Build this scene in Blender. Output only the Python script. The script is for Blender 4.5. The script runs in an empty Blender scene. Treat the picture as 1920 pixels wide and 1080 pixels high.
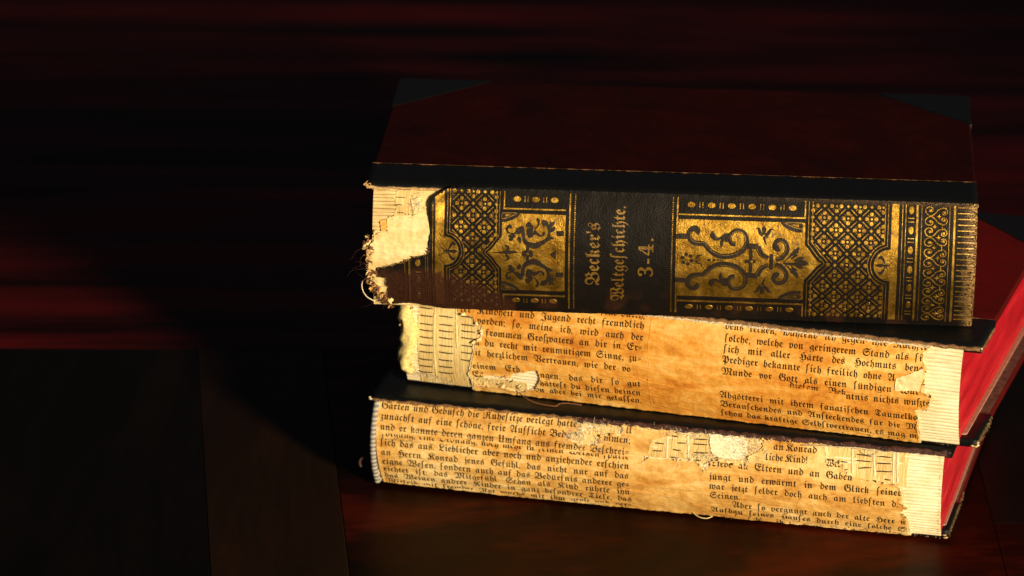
import bpy, bmesh, math, random
from mathutils import Vector, noise, geometry
R = math.radians
random.seed(7)
scene = bpy.context.scene
COL = scene.collection

# ------------------------------------------------------------------ camera, world, lamp, exposure
cam_d = bpy.data.cameras.new('camera')
cam = bpy.data.objects.new('camera', cam_d); COL.objects.link(cam); scene.camera = cam
cam.location = (-0.0578, -1.5141, 0.6445)
cam.rotation_mode = 'ZXY'
from mathutils import Matrix
_pitch, _roll = R(20.193), R(0.3245)
_f = Vector((0, math.cos(_pitch), -math.sin(_pitch))); _r = Vector((1, 0, 0)); _u = _r.cross(_f)
_r2 = math.cos(_roll) * _r + math.sin(_roll) * _u; _u2 = -math.sin(_roll) * _r + math.cos(_roll) * _u
cam.matrix_world = Matrix(((_r2.x, _u2.x, -_f.x, -0.0578), (_r2.y, _u2.y, -_f.y, -1.5141), (_r2.z, _u2.z, -_f.z, 0.6445), (0, 0, 0, 1)))
cam_d.sensor_width = 36.0
cam_d.lens = 8253.04 / 1920 * 36.0
cam_d.clip_start = 0.05; cam_d.clip_end = 50
cam_d.dof.use_dof = True
cam_d.dof.focus_distance = 1.595
cam_d.dof.aperture_fstop = 13.0

world = bpy.data.worlds.new('World'); scene.world = world; world.use_nodes = True
wb = world.node_tree.nodes['Background']
wb.inputs['Color'].default_value = (0.85, 0.85, 1.0, 1); wb.inputs['Strength'].default_value = 0.038

def lamp(name, az, el, dist, rad, watt, col, cone, blend, target):
    d = bpy.data.lights.new(name, 'SPOT'); d.shadow_soft_size = rad; d.energy = watt; d.color = col
    d.spot_size = cone; d.spot_blend = blend
    o = bpy.data.objects.new(name, d); COL.objects.link(o)
    v = Vector((math.sin(az) * math.cos(el), -math.cos(az) * math.cos(el), math.sin(el)))
    o.location = Vector(target) + v * dist
    o.rotation_euler = v.to_track_quat('Z', 'Y').to_euler()
    return o
lamp('warm_desk_lamp', R(31), R(14.5), 2.3, 0.15, 440.0, (1.0, 0.80, 0.52), R(20), .8, (0.01, -0.01, 0.065))

scene.view_settings.view_transform = 'Standard'; scene.view_settings.look = 'None'
scene.view_settings.exposure = 0.0; scene.view_settings.gamma = 1.0
scene.view_settings.use_curve_mapping = False
scene.cycles.max_bounces = 6

# ------------------------------------------------------------------ traced shapes of the spines, in millimetres along (u) and down (v) each spine
DATA = {
 'right': [[[113.52,14.42,1.69],[115.86,14.35,1.69],[118.01,14.29,1.69]],[[120.84,12.87,2.31],[121.35,11.97,1.96],[120.08,11.21,1.69],[118.41,12.59,1.69],[118.47,14.9,1.69],[120.04,16.46,1.69],[122.38,16.75,1.6],[124.17,16.73,1.6]],[[123.81,16.71,1.6],[125.11,18.29,1.6],[127.13,20.05,1.64],[129.66,21.04,1.69],[132.35,21.09,1.78],[135.03,20.55,1.69],[137.5,19.01,1.6],[139.06,16.98,1.51],[139.27,14.83,1.42],[138.59,12.89,1.34],[137.13,11.78,1.25],[135.33,11.57,1.34],[133.66,12.68,1.42],[132.99,14.47,1.42],[133.67,16.24,1.42],[135.29,16.55,1.69]],[[127.48,13.03,2.31],[126.61,13.77,1.42],[127.71,14.89,1.07],[129.5,14.66,0.8],[131.59,12.56,0.18]],[[130.3,17.96,0.18],[130.17,16.34,1.07],[130.93,14.36,0.89],[132.13,12.63,0.18]],[[131.86,15.94,0.89],[131.73,14.33,0.71],[132.68,12.88,0.53]],[[139.5,17.15,1.78],[141.65,17.12,1.78],[143.53,17.06,1.78]],[[143.35,17.12,1.69],[144.12,19.0,1.69],[145.32,20.42,1.6],[147.32,21.28,1.34]],[[148.35,19.69,1.16],[148.4,21.61,1.16],[148.44,22.91,1.16]],[[150.02,21.75,1.25],[151.97,21.04,1.42],[153.53,19.26,1.51],[154.01,17.26,1.51],[153.24,15.31,1.42],[151.51,14.47,1.34],[150.01,15.05,1.34],[149.42,16.49,1.42],[150.09,17.73,1.78],[151.15,17.34,2.14]],[[142.27,10.66,0.14],[143.44,10.72,0.71],[144.01,12.02,1.07],[144.94,13.24,1.07]],[[145.37,9.69,0.09],[145.41,10.75,1.42],[145.46,12.69,0.71]],[[148.99,10.91,0.14],[147.83,10.94,0.71],[147.06,12.11,1.07],[146.02,13.21,1.07]],[[145.48,13.4,0.8],[145.8,14.99,0.62],[146.66,16.94,0.11]],[[140.87,18.19,1.07],[140.93,20.37,1.07],[140.99,22.58,1.07]],[[158.2,16.6,0.09],[157.44,18.24,1.42],[156.21,19.18,1.25],[154.83,20.68,0.45],[153.26,22.2,0.27]],[[158.03,19.95,0.14],[156.96,20.07,0.89],[155.56,21.39,0.27]],[[160.38,20.79,0.18],[158.77,21.02,1.25],[157.01,22.09,0.71]]],
 'left': [[[64.7,11.47,1.96],[65.77,11.26,1.78],[66.88,12.47,1.07],[67.37,14.06,0.8],[67.23,15.85,0.8],[66.26,17.5,1.07],[64.66,18.46,1.42],[62.69,19.52,1.96],[60.7,19.48,1.78],[58.88,18.45,1.42],[58.14,16.84,1.07],[57.92,14.87,1.07],[57.52,13.1,0.71]],[[61.71,14.76,1.6],[62.79,15.09,1.07],[64.07,15.91,0.62],[65.33,15.55,0.62],[65.4,14.48,0.8]],[[62.77,10.02,1.25],[63.59,10.44,0.62],[63.36,12.04,0.53],[62.13,13.5,0.18]],[[54.68,15.23,0.36],[56.29,14.38,1.96],[57.51,12.57,0.71]],[[59.82,10.99,0.53],[59.85,12.14,1.96],[59.69,13.04,1.07]],[[60.05,13.2,1.6],[60.26,14.8,2.14],[60.66,16.59,1.6]],[[61.29,12.1,0.18],[61.14,13.35,0.89],[60.61,14.26,0.89]],[[53.56,13.57,0.53],[52.91,12.7,1.07],[52.03,13.61,0.8],[52.51,15.03,0.53],[55.05,15.49,0.36]],[[55.06,16.39,0.89],[53.62,16.25,1.25],[52.72,16.46,0.71]],[[54.52,16.59,0.36],[53.45,17.52,1.25],[52.74,17.72,0.71]],[[56.9,18.87,0.11],[56.7,17.42,1.25],[55.97,16.9,1.07]],[[67.74,10.5,0.18],[67.95,11.73,0.98],[67.62,13.16,0.53]],[[69.36,10.63,0.36],[68.48,11.54,1.07],[67.79,12.8,0.36]],[[69.41,12.58,0.89],[68.53,13.49,1.25],[67.65,14.59,0.36]],[[69.14,16.88,0.18],[68.05,16.55,1.07],[66.45,17.68,0.53]],[[70.18,14.87,1.6],[71.44,14.84,1.6],[72.7,14.8,1.6]],[[59.62,19.88,0.98],[59.64,20.98,0.98],[59.61,22.09,0.98]],[[57.67,22.52,1.07],[58.57,22.5,1.96],[59.56,22.47,0.89]],[[61.64,22.4,1.07],[60.74,22.43,1.96],[59.56,22.47,0.89]]],
 'fleurL': [[[46.73,22.58,0.21],[49.72,22.49,0.75],[51.88,22.42,1.39],[54.32,22.18,1.18],[56.49,22.28,0.21]],[[51.32,19.67,0.32],[52.68,20.73,1.18],[51.61,21.93,0.85]]],
 'ogee_leaf': [[[152.76,22.97,0.69],[155.56,23.25,1.16],[158.12,23.05,1.39]],[[157.65,22.94,0.93],[159.97,22.63,2.55],[162.19,22.97,0.14]],[[142.73,22.67,1.39],[141.33,22.67,1.85],[138.77,22.75,1.39]]],
 'fanR_fill': [[150.59,7.69],[159.35,7.44],[159.48,11.76],[157.07,11.65],[154.54,11.01],[152.17,9.5]],
 'fanR_tri': [[152.67,8.43],[159.11,8.24],[159.17,10.35],[155.93,9.74]],
 'fanL_fill': [[49.45,7.66],[56.85,7.98],[55.99,9.24],[54.21,10.44],[51.71,11.31],[49.55,11.55]],
 'fanL_tri': [[50.0,8.18],[55.41,8.02],[53.1,9.33],[50.06,10.21]],
 'fl_flower': [[117.75,22.55]],
 'stipR': [[113.83,16.11],[117.69,15.99],[119.88,17.55],[123.13,17.99],[126.07,20.82],[129.51,22.19],[132.21,22.66],[113.99,23.41]],
 'stipR2': [[134.43,22.22],[137.63,21.2],[139.71,18.22],[142.58,18.32],[144.08,21.01],[147.16,22.2],[147.17,22.39],[134.44,22.78]],
 'stipL': [[60.74,22.43],[63.6,20.68],[67.2,19.66],[69.51,17.41],[72.46,16.42],[72.55,22.16]],
 'A_leather': [[42.65,-3.23],[37.81,-2.31],[31.66,-0.95],[28.46,1.23],[25.72,3.4],[24.37,5.05],[24.22,7.81],[24.09,11.97],[23.93,16.62],[23.38,20.9],[23.45,23.07],[22.9,24.21],[19.64,25.16],[16.37,26.13],[13.63,27.81],[10.35,28.65],[7.61,29.62],[4.39,30.09],[4.66,34.0],[7.8,33.89],[7.3,37.12],[8.48,38.4],[7.64,42.6],[8.45,45.92],[11.47,45.79],[15.61,45.04]],
 'A_liner': [[8.08,11.61],[9.95,10.75],[11.82,10.35],[15.11,10.15],[17.47,10.31],[19.1,9.57],[20.72,8.83],[22.07,6.72],[24.15,5.52]],
 'A_liner2': [[8.04,16.15],[5.1,16.94],[3.22,17.93],[3.19,20.07],[1.97,21.21],[0.87,23.76],[0.72,25.76],[1.1,28.06],[0.76,31.66],[0.93,35.4],[2.55,35.98],[4.38,38.55],[5.04,42.7],[7.06,46.37]],
 'A_wear': [[4.53,31.17],[17.08,30.75],[25.79,30.46],[33.38,32.95],[41.51,35.5],[49.62,38.82],[54.98,43.16]],
 'A_tab': [[5.39,12.5],[7.61,11.63],[8.03,15.68],[7.68,15.92],[5.8,16.45]],
 'A_white': [[16.36,4.58],[19.62,3.57],[20.87,5.84],[20.49,8.84],[17.45,9.62],[16.89,6.41]],
 'A_hole': [[18.78,0.11],[22.55,0.47],[22.04,5.57],[20.6,4.69]],
 'A_st': [[[11.27,0.79],[16.69,0.87]],[[10.8,3.7],[14.56,3.71]],[[11.32,9.22],[14.15,9.37]],[[10.3,6.48],[13.6,6.46]]],
 'B_left': [[21.93,4.69],[22.86,7.06],[28.25,8.34],[29.39,10.08],[32.46,11.61],[32.35,16.04],[29.42,17.33],[29.1,21.64],[27.89,27.37],[26.93,31.25],[27.94,34.33],[27.72,40.67]],
 'B_hole': [[28.91,31.37],[39.55,30.44],[46.97,27.81],[53.93,26.19],[54.71,29.75],[52.24,35.29],[44.01,37.9],[38.3,36.15],[28.28,36.84]],
 'B_right': [[201.22,-0.09],[200.82,1.02],[198.9,3.09],[200.08,8.78],[199.89,13.08],[199.61,17.21],[203.49,18.14],[201.74,23.23],[197.09,24.41],[197.92,27.05],[198.14,30.89],[198.5,40.12]],
 'B_flap': [[190.02,13.11],[199.51,8.58],[200.49,10.33],[198.76,16.75],[189.73,17.53]],
 'B_clump': [[0.79,8.17],[2.17,13.66],[2.97,18.71],[1.82,24.94],[1.04,30.93],[4.17,32.87]],
 'B_st': [[[6.65,6.99],[12.29,7.08]],[[6.91,9.88],[12.55,9.96]],[[14.49,9.38],[20.44,9.43]],[[23.13,8.52],[28.93,8.58]],[[7.12,12.99],[12.75,13.07]],[[14.71,12.48],[20.66,12.52]],[[23.37,11.6],[29.17,11.66]],[[7.22,15.39],[12.86,15.46]],[[14.82,14.86],[20.77,14.9]],[[23.5,13.97],[29.31,14.03]],[[7.28,18.09],[12.92,18.16]],[[14.89,17.55],[20.85,17.59]],[[23.6,16.63],[29.4,16.69]],[[7.27,21.13],[12.91,21.2]],[[14.9,20.57],[20.86,20.6]],[[23.64,19.62],[29.44,19.67]],[[7.19,24.0],[12.83,24.08]],[[14.84,23.42],[20.8,23.45]],[[23.61,22.43],[29.41,22.48]],[[7.02,27.21],[12.66,27.29]],[[14.7,26.6],[20.66,26.63]],[[23.5,25.56],[29.31,25.61]],[[6.78,30.23],[12.43,30.3]],[[14.48,29.57],[20.45,29.6]],[[6.49,33.02],[12.14,33.1]],[[14.22,32.32],[20.2,32.35]]],
 'B_cord': [[[12.96,5.95],[13.27,34.84]],[[21.19,5.08],[22.31,21.1]]],
 'C_left': [[2.55,-1.02],[3.13,9.58],[3.68,19.34],[4.72,30.48],[5.06,33.44]],
 'C_right': [[172.36,-0.2],[174.15,6.04],[179.21,7.16],[180.48,9.16],[183.4,11.56],[188.34,11.63],[196.06,12.52],[200.45,12.64],[201.87,13.59],[202.57,16.85],[201.72,19.25],[204.05,20.79],[202.0,22.88],[204.34,26.59],[205.05,36.1]],
 'C_hole1': [[80.18,-0.09],[82.8,-2.26],[91.13,-2.07],[98.0,-1.75],[97.67,1.14],[96.86,4.49],[92.46,4.42],[88.74,6.15],[88.46,8.5],[81.67,9.12],[77.15,7.67],[77.37,4.86],[80.71,4.09]],
 'C_hole2': [[116.9,-2.08],[117.71,0.24],[116.03,2.27],[108.56,4.81],[107.11,10.51],[105.77,12.52],[107.18,11.68],[115.89,11.33],[119.76,11.21],[125.55,11.13],[128.63,14.64],[130.95,12.51],[131.76,10.09],[136.58,10.11],[143.88,11.29],[145.59,8.35],[149.95,3.8],[150.34,-0.91],[153.87,-3.16],[153.44,-6.1]],
 'C_white': [[129.41,-0.85],[135.23,-2.36],[142.62,-1.14],[144.1,2.95],[144.6,7.98],[139.88,9.1],[131.66,8.71],[130.27,4.22]],
 'C_hole3': [[172.29,-0.74],[183.97,0.34],[200.42,0.42],[201.53,12.53],[196.03,11.98],[188.26,10.57],[183.87,10.44],[181.57,9.06],[179.11,6.11],[174.65,5.46]],
 'C_st': [[[125.38,-0.24],[129.01,-0.2]],[[123.86,3.04],[129.38,2.72]],[[123.57,4.83],[129.35,4.67]],[[124.11,7.92],[129.88,7.62]],[[124.07,10.62],[127.45,10.58]],[[115.82,2.57],[118.02,2.79]],[[117.79,5.03],[121.15,4.82]],[[116.34,7.62],[119.49,7.6]],[[115.83,10.4],[119.47,10.48]],[[109.39,5.85],[113.02,5.75]],[[108.91,8.62],[112.78,8.5]],[[106.44,11.42],[108.14,11.49]],[[179.11,6.11],[181.86,6.12]],[[180.72,8.77],[182.09,8.8]],[[184.54,2.8],[190.34,3.22]],[[184.78,5.11],[190.54,5.16]],[[185.59,7.89],[190.73,7.15]],[[191.95,2.92],[197.69,2.92]],[[192.21,5.43],[197.93,5.17]],[[192.31,8.33],[198.36,8.03]],[[195.86,11.08],[198.15,11.03]]],
 'C_cord': [[[182.95,0.97],[183.83,9.91]],[[190.82,0.24],[192.07,10.21]],[[198.25,0.62],[199.05,12.23]],[[199.54,-0.04],[200.68,12.08]],[[121.35,0.37],[122.64,10.94]],[[113.94,1.06],[114.43,11.24]]],
 'text': [[1, 51.03, 2.27, 94.02, 1.96, "begegangen, wir find durch,", 0], [1, 22.99, 7.05, 94.06, 5.58, "rer Kindheit und Jugend recht freundlich", 0], [1, 29.1, 10.61, 94.2, 9.94, "worden; so, meine ich, wird auch der", 0], [1, 33.61, 14.75, 94.02, 13.78, "frommen Großvaters an dir in Er=", 0], [1, 29.44, 18.82, 93.96, 17.85, "n du recht mit reumütigem Sinne, zu=", 0], [1, 29.41, 22.82, 90.03, 22.31, "it herzlichem Vertrauen, wie der vo", 0], [1, 28.47, 28.61, 46.97, 27.81, "einem Erb", 0], [1, 54.75, 29.14, 93.71, 28.0, "ngen, das dir so gut", 0], [1, 28.16, 32.26, 39.46, 31.46, "Es ist", 0], [1, 54.45, 32.9, 93.48, 32.03, "hättest du diesen deinen", 0], [1, 52.13, 36.16, 93.63, 35.61, "du aber bei mir gelassen,", 0], [1, 124.73, 2.39, 200.4, 1.97, "dens lecken, während ich gegen ihre Nächste", 0], [1, 125.08, 6.74, 200.34, 6.0, "solche, welche von geringerem Stand als sie", 0], [1, 125.05, 10.62, 201.26, 9.71, "sich mit aller Härte des Hochmuts beneh", 0], [1, 124.76, 14.57, 191.74, 14.16, "Prediger bekannte sich freilich ohne An", 0], [1, 124.66, 19.06, 202.4, 18.27, "Munde vor Gott als einen sündigen Wurm,", 0], [1, 150.5, 21.33, 171.65, 21.96, "diesem Bek", 0], [1, 171.67, 23.02, 202.81, 22.21, "ntnis nichts wußte", 0], [1, 124.05, 28.47, 198.74, 28.52, "Abgötterei mit ihrem fanatischen Taumelke.", 0], [1, 124.12, 32.54, 198.08, 32.81, "Berauschendes und Ansteckendes für die M", 0], [1, 124.08, 36.72, 197.88, 37.01, "schon das kräftige Selbstvertrauen, es mag m", 0], [1, 159.17, 41.07, 196.0, 40.33, "und der Aufsehen", 0], [2, 4.43, 2.64, 79.55, 2.89, "Garten und Gebüsch die Ruhesitze verlegt hatte", 0], [2, 4.63, 6.62, 77.79, 7.0, "zunächst auf eine schöne, freie Aussicht Beda", 0], [2, 4.68, 10.48, 100.11, 11.26, "und er kannte deren ganzen Umfang aus fremder Beschrei=", 0], [2, 90.26, 6.71, 100.27, 6.96, "mmen;", 0], [2, 96.71, 3.2, 100.62, 3.31, "all", 0], [2, 5.54, 12.78, 100.19, 12.81, "sorgung, eine Ordnung, noch mehr in seinen Werken spürte", 0], [2, 5.11, 16.34, 100.46, 16.41, "sich das aus. Lieblicher aber noch und anziehender erschien", 0], [2, 5.3, 20.23, 100.34, 20.24, "an Herrn Konrad jenes Gefühl, das nicht nur auf das", 0], [2, 5.61, 23.94, 100.51, 23.76, "eigne Wesen, sondern auch auf das Bedürfnis anderer ge=", 0], [2, 5.83, 27.34, 100.6, 27.13, "richtet ist: das Mitgefühl. Schon als Kind rührte ihn", 0], [2, 5.97, 30.52, 101.07, 30.7, "das Weinen andrer Kinder in ganz besondrer Tiefe, das", 0], [2, 6.01, 33.77, 100.75, 34.02, "Mitleid mit fremder Not wuchs mit ihm groß und ver=", 0], [2, 155.96, 1.05, 166.69, 0.76, "schienen", 0], [2, 154.1, 4.17, 170.1, 4.03, "an Konrad", 0], [2, 151.44, 8.13, 166.89, 7.93, "liche Kind!", 0], [2, 173.52, 8.21, 179.3, 8.21, "Wel", 0], [2, 131.17, 12.11, 184.01, 12.58, "Liebe an Eltern und an Gaben", 0], [2, 185.88, 11.86, 196.03, 11.98, "eines", 0], [2, 130.89, 17.26, 202.29, 16.6, "jüngt und erwärmt in dem Glück seiner", 0], [2, 130.92, 20.95, 201.32, 21.09, "war jetzt selber doch auch am liebsten d.", 0], [2, 131.09, 24.81, 142.46, 24.63, "Seinen.", 0], [2, 139.42, 28.23, 204.02, 28.66, "Aber so vergnügt auch der alte Herr ü", 0], [2, 131.19, 31.78, 203.88, 32.47, "Aufbau seines Hauses durch eine solche S", 0], [2, 131.16, 34.97, 203.69, 35.84, "war, so fehlte ihm doch noch ein Hauptsäch", 0]],
 'wearpx': 0,
}

# ------------------------------------------------------------------ materials
def mat(name):
    m = bpy.data.materials.new(name); m.use_nodes = True
    nt = m.node_tree; b = nt.nodes['Principled BSDF']
    return m, nt, b
def nd(nt, t, **kw):
    n = nt.nodes.new(t)
    for k, v in kw.items():
        if k in n.inputs: n.inputs[k].default_value = v
        else: setattr(n, k, v)
    return n
def coords(nt, scale=(1, 1, 1), rot=(0, 0, 0)):
    tc = nd(nt, 'ShaderNodeTexCoord'); mp = nd(nt, 'ShaderNodeMapping')
    mp.inputs['Scale'].default_value = scale; mp.inputs['Rotation'].default_value = rot
    nt.links.new(tc.outputs['Object'], mp.inputs['Vector']); return mp.outputs['Vector']
def noise_n(nt, vec, scale, detail=4, rough=.55, dist=0.0):
    n = nd(nt, 'ShaderNodeTexNoise'); n.inputs['Scale'].default_value = scale; n.inputs['Detail'].default_value = detail
    n.inputs['Roughness'].default_value = rough; n.inputs['Distortion'].default_value = dist
    nt.links.new(vec, n.inputs['Vector']); return n.outputs['Fac']
def ramp(nt, fac, stops):
    r = nd(nt, 'ShaderNodeValToRGB'); e = r.color_ramp.elements
    while len(e) < len(stops): e.new(.5)
    for el, (p, c) in zip(e, stops):
        el.position = p; el.color = (*c, 1) if len(c) == 3 else c
    nt.links.new(fac, r.inputs['Fac']); return r.outputs['Color']
def mix(nt, fac, a, b, mode='MIX'):
    m = nd(nt, 'ShaderNodeMix'); m.data_type = 'RGBA'; m.blend_type = mode
    for sock, val in ((m.inputs[0], fac), (m.inputs[6], a), (m.inputs[7], b)):
        if hasattr(val, 'links') or hasattr(val, 'is_linked'): nt.links.new(val, sock)
        else: sock.default_value = val if not isinstance(val, tuple) else ((*val, 1) if len(val) == 3 else val)
    return m.outputs[2]
def math_n(nt, op, a, b=None, clamp=False):
    m = nd(nt, 'ShaderNodeMath'); m.operation = op; m.use_clamp = clamp
    for i, v in enumerate((a, b)):
        if v is None: continue
        if hasattr(v, 'is_linked'): nt.links.new(v, m.inputs[i])
        else: m.inputs[i].default_value = v
    return m.outputs[0]
def bump(nt, b, h, strength, dist):
    n = nd(nt, 'ShaderNodeBump'); n.inputs['Strength'].default_value = strength; n.inputs['Distance'].default_value = dist
    nt.links.new(h, n.inputs['Height'])
    prev = b.inputs['Normal'].links
    if prev: nt.links.new(prev[0].from_socket, n.inputs['Normal'])
    nt.links.new(n.outputs['Normal'], b.inputs['Normal'])
def attr(nt, name):
    a = nd(nt, 'ShaderNodeAttribute'); a.attribute_name = name; return a.outputs['Fac']
MM = .001

def m_leather(name, base, scuff, scuff_amt, rough=.48, spec=.28):
    m, nt, b = mat(name); v = coords(nt)
    n1 = noise_n(nt, v, 900, 5, .6); n2 = noise_n(nt, v, 140, 6, .7); n3 = noise_n(nt, v, 3500, 2)
    sc = ramp(nt, n2, [(.55 - scuff_amt, (0, 0, 0)), (.78 - scuff_amt * .5, (1, 1, 1))])
    sc2 = ramp(nt, n3, [(.58, (0, 0, 0)), (.75, (1, 1, 1))])
    f = math_n(nt, 'MULTIPLY', sc, sc2)
    w = attr(nt, 'wear')
    wn = math_n(nt, 'MULTIPLY', w, ramp(nt, n1, [(.3, (.35, .35, .35)), (.7, (1, 1, 1))]))
    c = mix(nt, f, base, scuff)
    c = mix(nt, wn, c, (.05, .017, .008))
    e = attr(nt, 'edge')
    en = math_n(nt, 'MULTIPLY', e, ramp(nt, n3, [(.52, (0, 0, 0)), (.60, (1, 1, 1))]))
    c = mix(nt, en, c, (.72, .42, .15))
    nt.links.new(c, b.inputs['Base Color']); b.inputs['Roughness'].default_value = rough
    b.inputs['Specular IOR Level'].default_value = spec
    vo = nd(nt, 'ShaderNodeTexVoronoi'); vo.inputs['Scale'].default_value = 1500; nt.links.new(v, vo.inputs['Vector'])
    bump(nt, b, vo.outputs['Distance'], .35, .00025); bump(nt, b, n2, .35, .0006)
    return m
def m_gold():
    m, nt, b = mat('gold_leaf'); v = coords(nt)
    n1 = noise_n(nt, v, 1800, 4, .7); n2 = noise_n(nt, v, 160, 5, .7)
    c = ramp(nt, n2, [(.32, (.20, .105, .011)), (.52, (.36, .205, .024)), (.74, (.62, .39, .068))])
    w = attr(nt, 'wear')
    rub = math_n(nt, 'MULTIPLY', ramp(nt, noise_n(nt, v, 420, 6, .75), [(.56, (0, 0, 0)), (.68, (1, 1, 1))]), .8)
    wn = math_n(nt, 'ADD', w, math_n(nt, 'MULTIPLY', rub, 1.0), True)
    wn2 = math_n(nt, 'ADD', math_n(nt, 'MULTIPLY', wn, 1.25), math_n(nt, 'MULTIPLY', math_n(nt, 'SUBTRACT', n1, .5), math_n(nt, 'MULTIPLY', wn, 1.4)), True)
    c2 = mix(nt, wn2, c, (.045, .017, .007))
    e = attr(nt, 'edge')
    nt.links.new(mix(nt, math_n(nt, 'MULTIPLY', e, n1), c2, (.8, .62, .34)), b.inputs['Base Color'])
    nt.links.new(math_n(nt, 'SUBTRACT', .85, wn2, True), b.inputs['Metallic'])
    nt.links.new(math_n(nt, 'ADD', .22, math_n(nt, 'MULTIPLY', n2, .30)), b.inputs['Roughness'])
    bump(nt, b, n1, .6, .00028); bump(nt, b, n2, .42, .0009)
    return m
def m_cloth(name, base, dark):
    m, nt, b = mat(name); v = coords(nt)
    n1 = noise_n(nt, v, 38, 8, .75, .5); n2 = noise_n(nt, v, 2600, 2)
    c = mix(nt, ramp(nt, n1, [(.35, (0, 0, 0)), (.7, (1, 1, 1))]), dark, base)
    c = mix(nt, ramp(nt, n2, [(.66, (0, 0, 0)), (.74, (1, 1, 1))]), c, tuple(x * 2.2 + .01 for x in base))
    nt.links.new(c, b.inputs['Base Color']); b.inputs['Roughness'].default_value = .62; b.inputs['Specular IOR Level'].default_value = .05
    wv = nd(nt, 'ShaderNodeTexWave'); wv.inputs['Scale'].default_value = 700; nt.links.new(v, wv.inputs['Vector'])
    bump(nt, b, n2, .4, .0003); bump(nt, b, wv.outputs['Fac'], .15, .0002)
    return m
def m_paper(name, light, mid, dark, fleck=(.25, .12, .03), dirt=.5):
    m, nt, b = mat(name); v = coords(nt)
    vs = coords(nt, (1, 1, 3.2))
    n1 = noise_n(nt, vs, 30, 8, .70, .9); n2 = noise_n(nt, v, 420, 5, .6); n3 = noise_n(nt, v, 2400, 3)
    n0 = noise_n(nt, v, 13, 3, .5, .4)
    s = math_n(nt, 'ADD', math_n(nt, 'ADD', math_n(nt, 'MULTIPLY', n1, .50), math_n(nt, 'MULTIPLY', n2, .15)), math_n(nt, 'MULTIPLY', n0, .35))
    c = ramp(nt, s, [(.40, dark), (.485, mid), (.58, light)])
    vl = coords(nt, (.25, 1, 5))
    st = ramp(nt, noise_n(nt, vl, 60, 6, .7, .3), [(.56, (0, 0, 0)), (.74, (1, 1, 1))])
    c = mix(nt, math_n(nt, 'MULTIPLY', st, dirt), c, tuple(x * .42 for x in mid))
    fl = ramp(nt, n3, [(.68, (0, 0, 0)), (.76, (1, 1, 1))])
    c = mix(nt, math_n(nt, 'MULTIPLY', fl, .5), c, fleck)
    nt.links.new(c, b.inputs['Base Color']); b.inputs['Roughness'].default_value = .62; b.inputs['Specular IOR Level'].default_value = .25
    bump(nt, b, n2, .5, .0006); bump(nt, b, n3, .35, .0002); bump(nt, b, noise_n(nt, coords(nt, (.3, 1, 1.6)), 330, 5, .6, 1.2), .45, .0011)
    return m
def m_page(name, light, dark, ridge_scale=2600, vert=False):
    m, nt, b = mat(name)
    v = coords(nt, (60, 1, 1) if vert else (.12, 1, 1)); v0 = coords(nt)
    n0 = noise_n(nt, v0, 60, 5, .65)
    n1 = noise_n(nt, coords(nt, (1, .15, .06) if vert else (.05, .4, 1)), ridge_scale, 3, .6); n2 = noise_n(nt, v0, 900, 4)
    c = ramp(nt, math_n(nt, 'ADD', math_n(nt, 'MULTIPLY', n0, .5), math_n(nt, 'MULTIPLY', n1, .5)), [(.34, dark), (.58, light)])
    nt.links.new(c, b.inputs['Base Color']); b.inputs['Roughness'].default_value = .75; b.inputs['Specular IOR Level'].default_value = .15
    bump(nt, b, n1, .8, .0005); bump(nt, b, n2, .3, .0003)
    return m
def m_rededge():
    m, nt, b = mat('red_page_edge')
    v0 = coords(nt); vs = coords(nt, (1, .035, 1)); vd = coords(nt, (1, .06, .5), (R(-12), 0, 0))
    n1 = noise_n(nt, vs, 2600, 4, .6); n2 = noise_n(nt, vd, 300, 6, .7); n0 = noise_n(nt, v0, 70, 5, .6)
    c = ramp(nt, math_n(nt, 'ADD', math_n(nt, 'MULTIPLY', n1, .25), math_n(nt, 'MULTIPLY', n2, .75)), [(.36, (.27, .002, .007)), (.54, (.50, .006, .020)), (.72, (.66, .055, .055))])
    c = mix(nt, ramp(nt, n0, [(.5, (0, 0, 0)), (.8, (.4, .4, .4))]), c, (.32, .008, .014))
    nt.links.new(c, b.inputs['Base Color']); b.inputs['Roughness'].default_value = .5; b.inputs['Specular IOR Level'].default_value = .3
    bump(nt, b, n1, .3, .0003)
    return m
def m_plain(name, base, rough=.7, var=.35, scale=800, spec=.2):
    m, nt, b = mat(name); v = coords(nt); n = noise_n(nt, v, scale, 4, .65)
    c = ramp(nt, n, [(.3, tuple(x * (1 - var) for x in base)), (.7, tuple(min(1, x * (1 + var)) for x in base))])
    nt.links.new(c, b.inputs['Base Color']); b.inputs['Roughness'].default_value = rough; b.inputs['Specular IOR Level'].default_value = spec
    bump(nt, b, n, .4, .0003)
    return m
def m_wood(name, c0, c1, c2, sc, rot=0, rough=.42, spec=.25):
    m, nt, b = mat(name)
    v = coords(nt, sc, (0, 0, rot)); vf = coords(nt, tuple(x * 9 for x in sc), (0, 0, rot)); v0 = coords(nt)
    n1 = noise_n(nt, v, 1.0, 5, .55, .8); n2 = noise_n(nt, vf, 1.0, 4, .6); n3 = noise_n(nt, v0, 1300, 3, .6)
    c = ramp(nt, math_n(nt, 'ADD', math_n(nt, 'MULTIPLY', n1, .82), math_n(nt, 'MULTIPLY', n2, .18)), [(.38, c0), (.52, c1), (.70, c2)])
    dust = ramp(nt, n3, [(.70, (0, 0, 0)), (.78, (.6, .6, .6))])
    c = mix(nt, math_n(nt, 'MULTIPLY', dust, .25), c, (.10, .06, .03))
    nt.links.new(c, b.inputs['Base Color'])
    nt.links.new(math_n(nt, 'ADD', rough, math_n(nt, 'MULTIPLY', n3, .15)), b.inputs['Roughness']); b.inputs['Specular IOR Level'].default_value = spec
    bump(nt, b, n2, .15, .0004)
    return m
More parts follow.
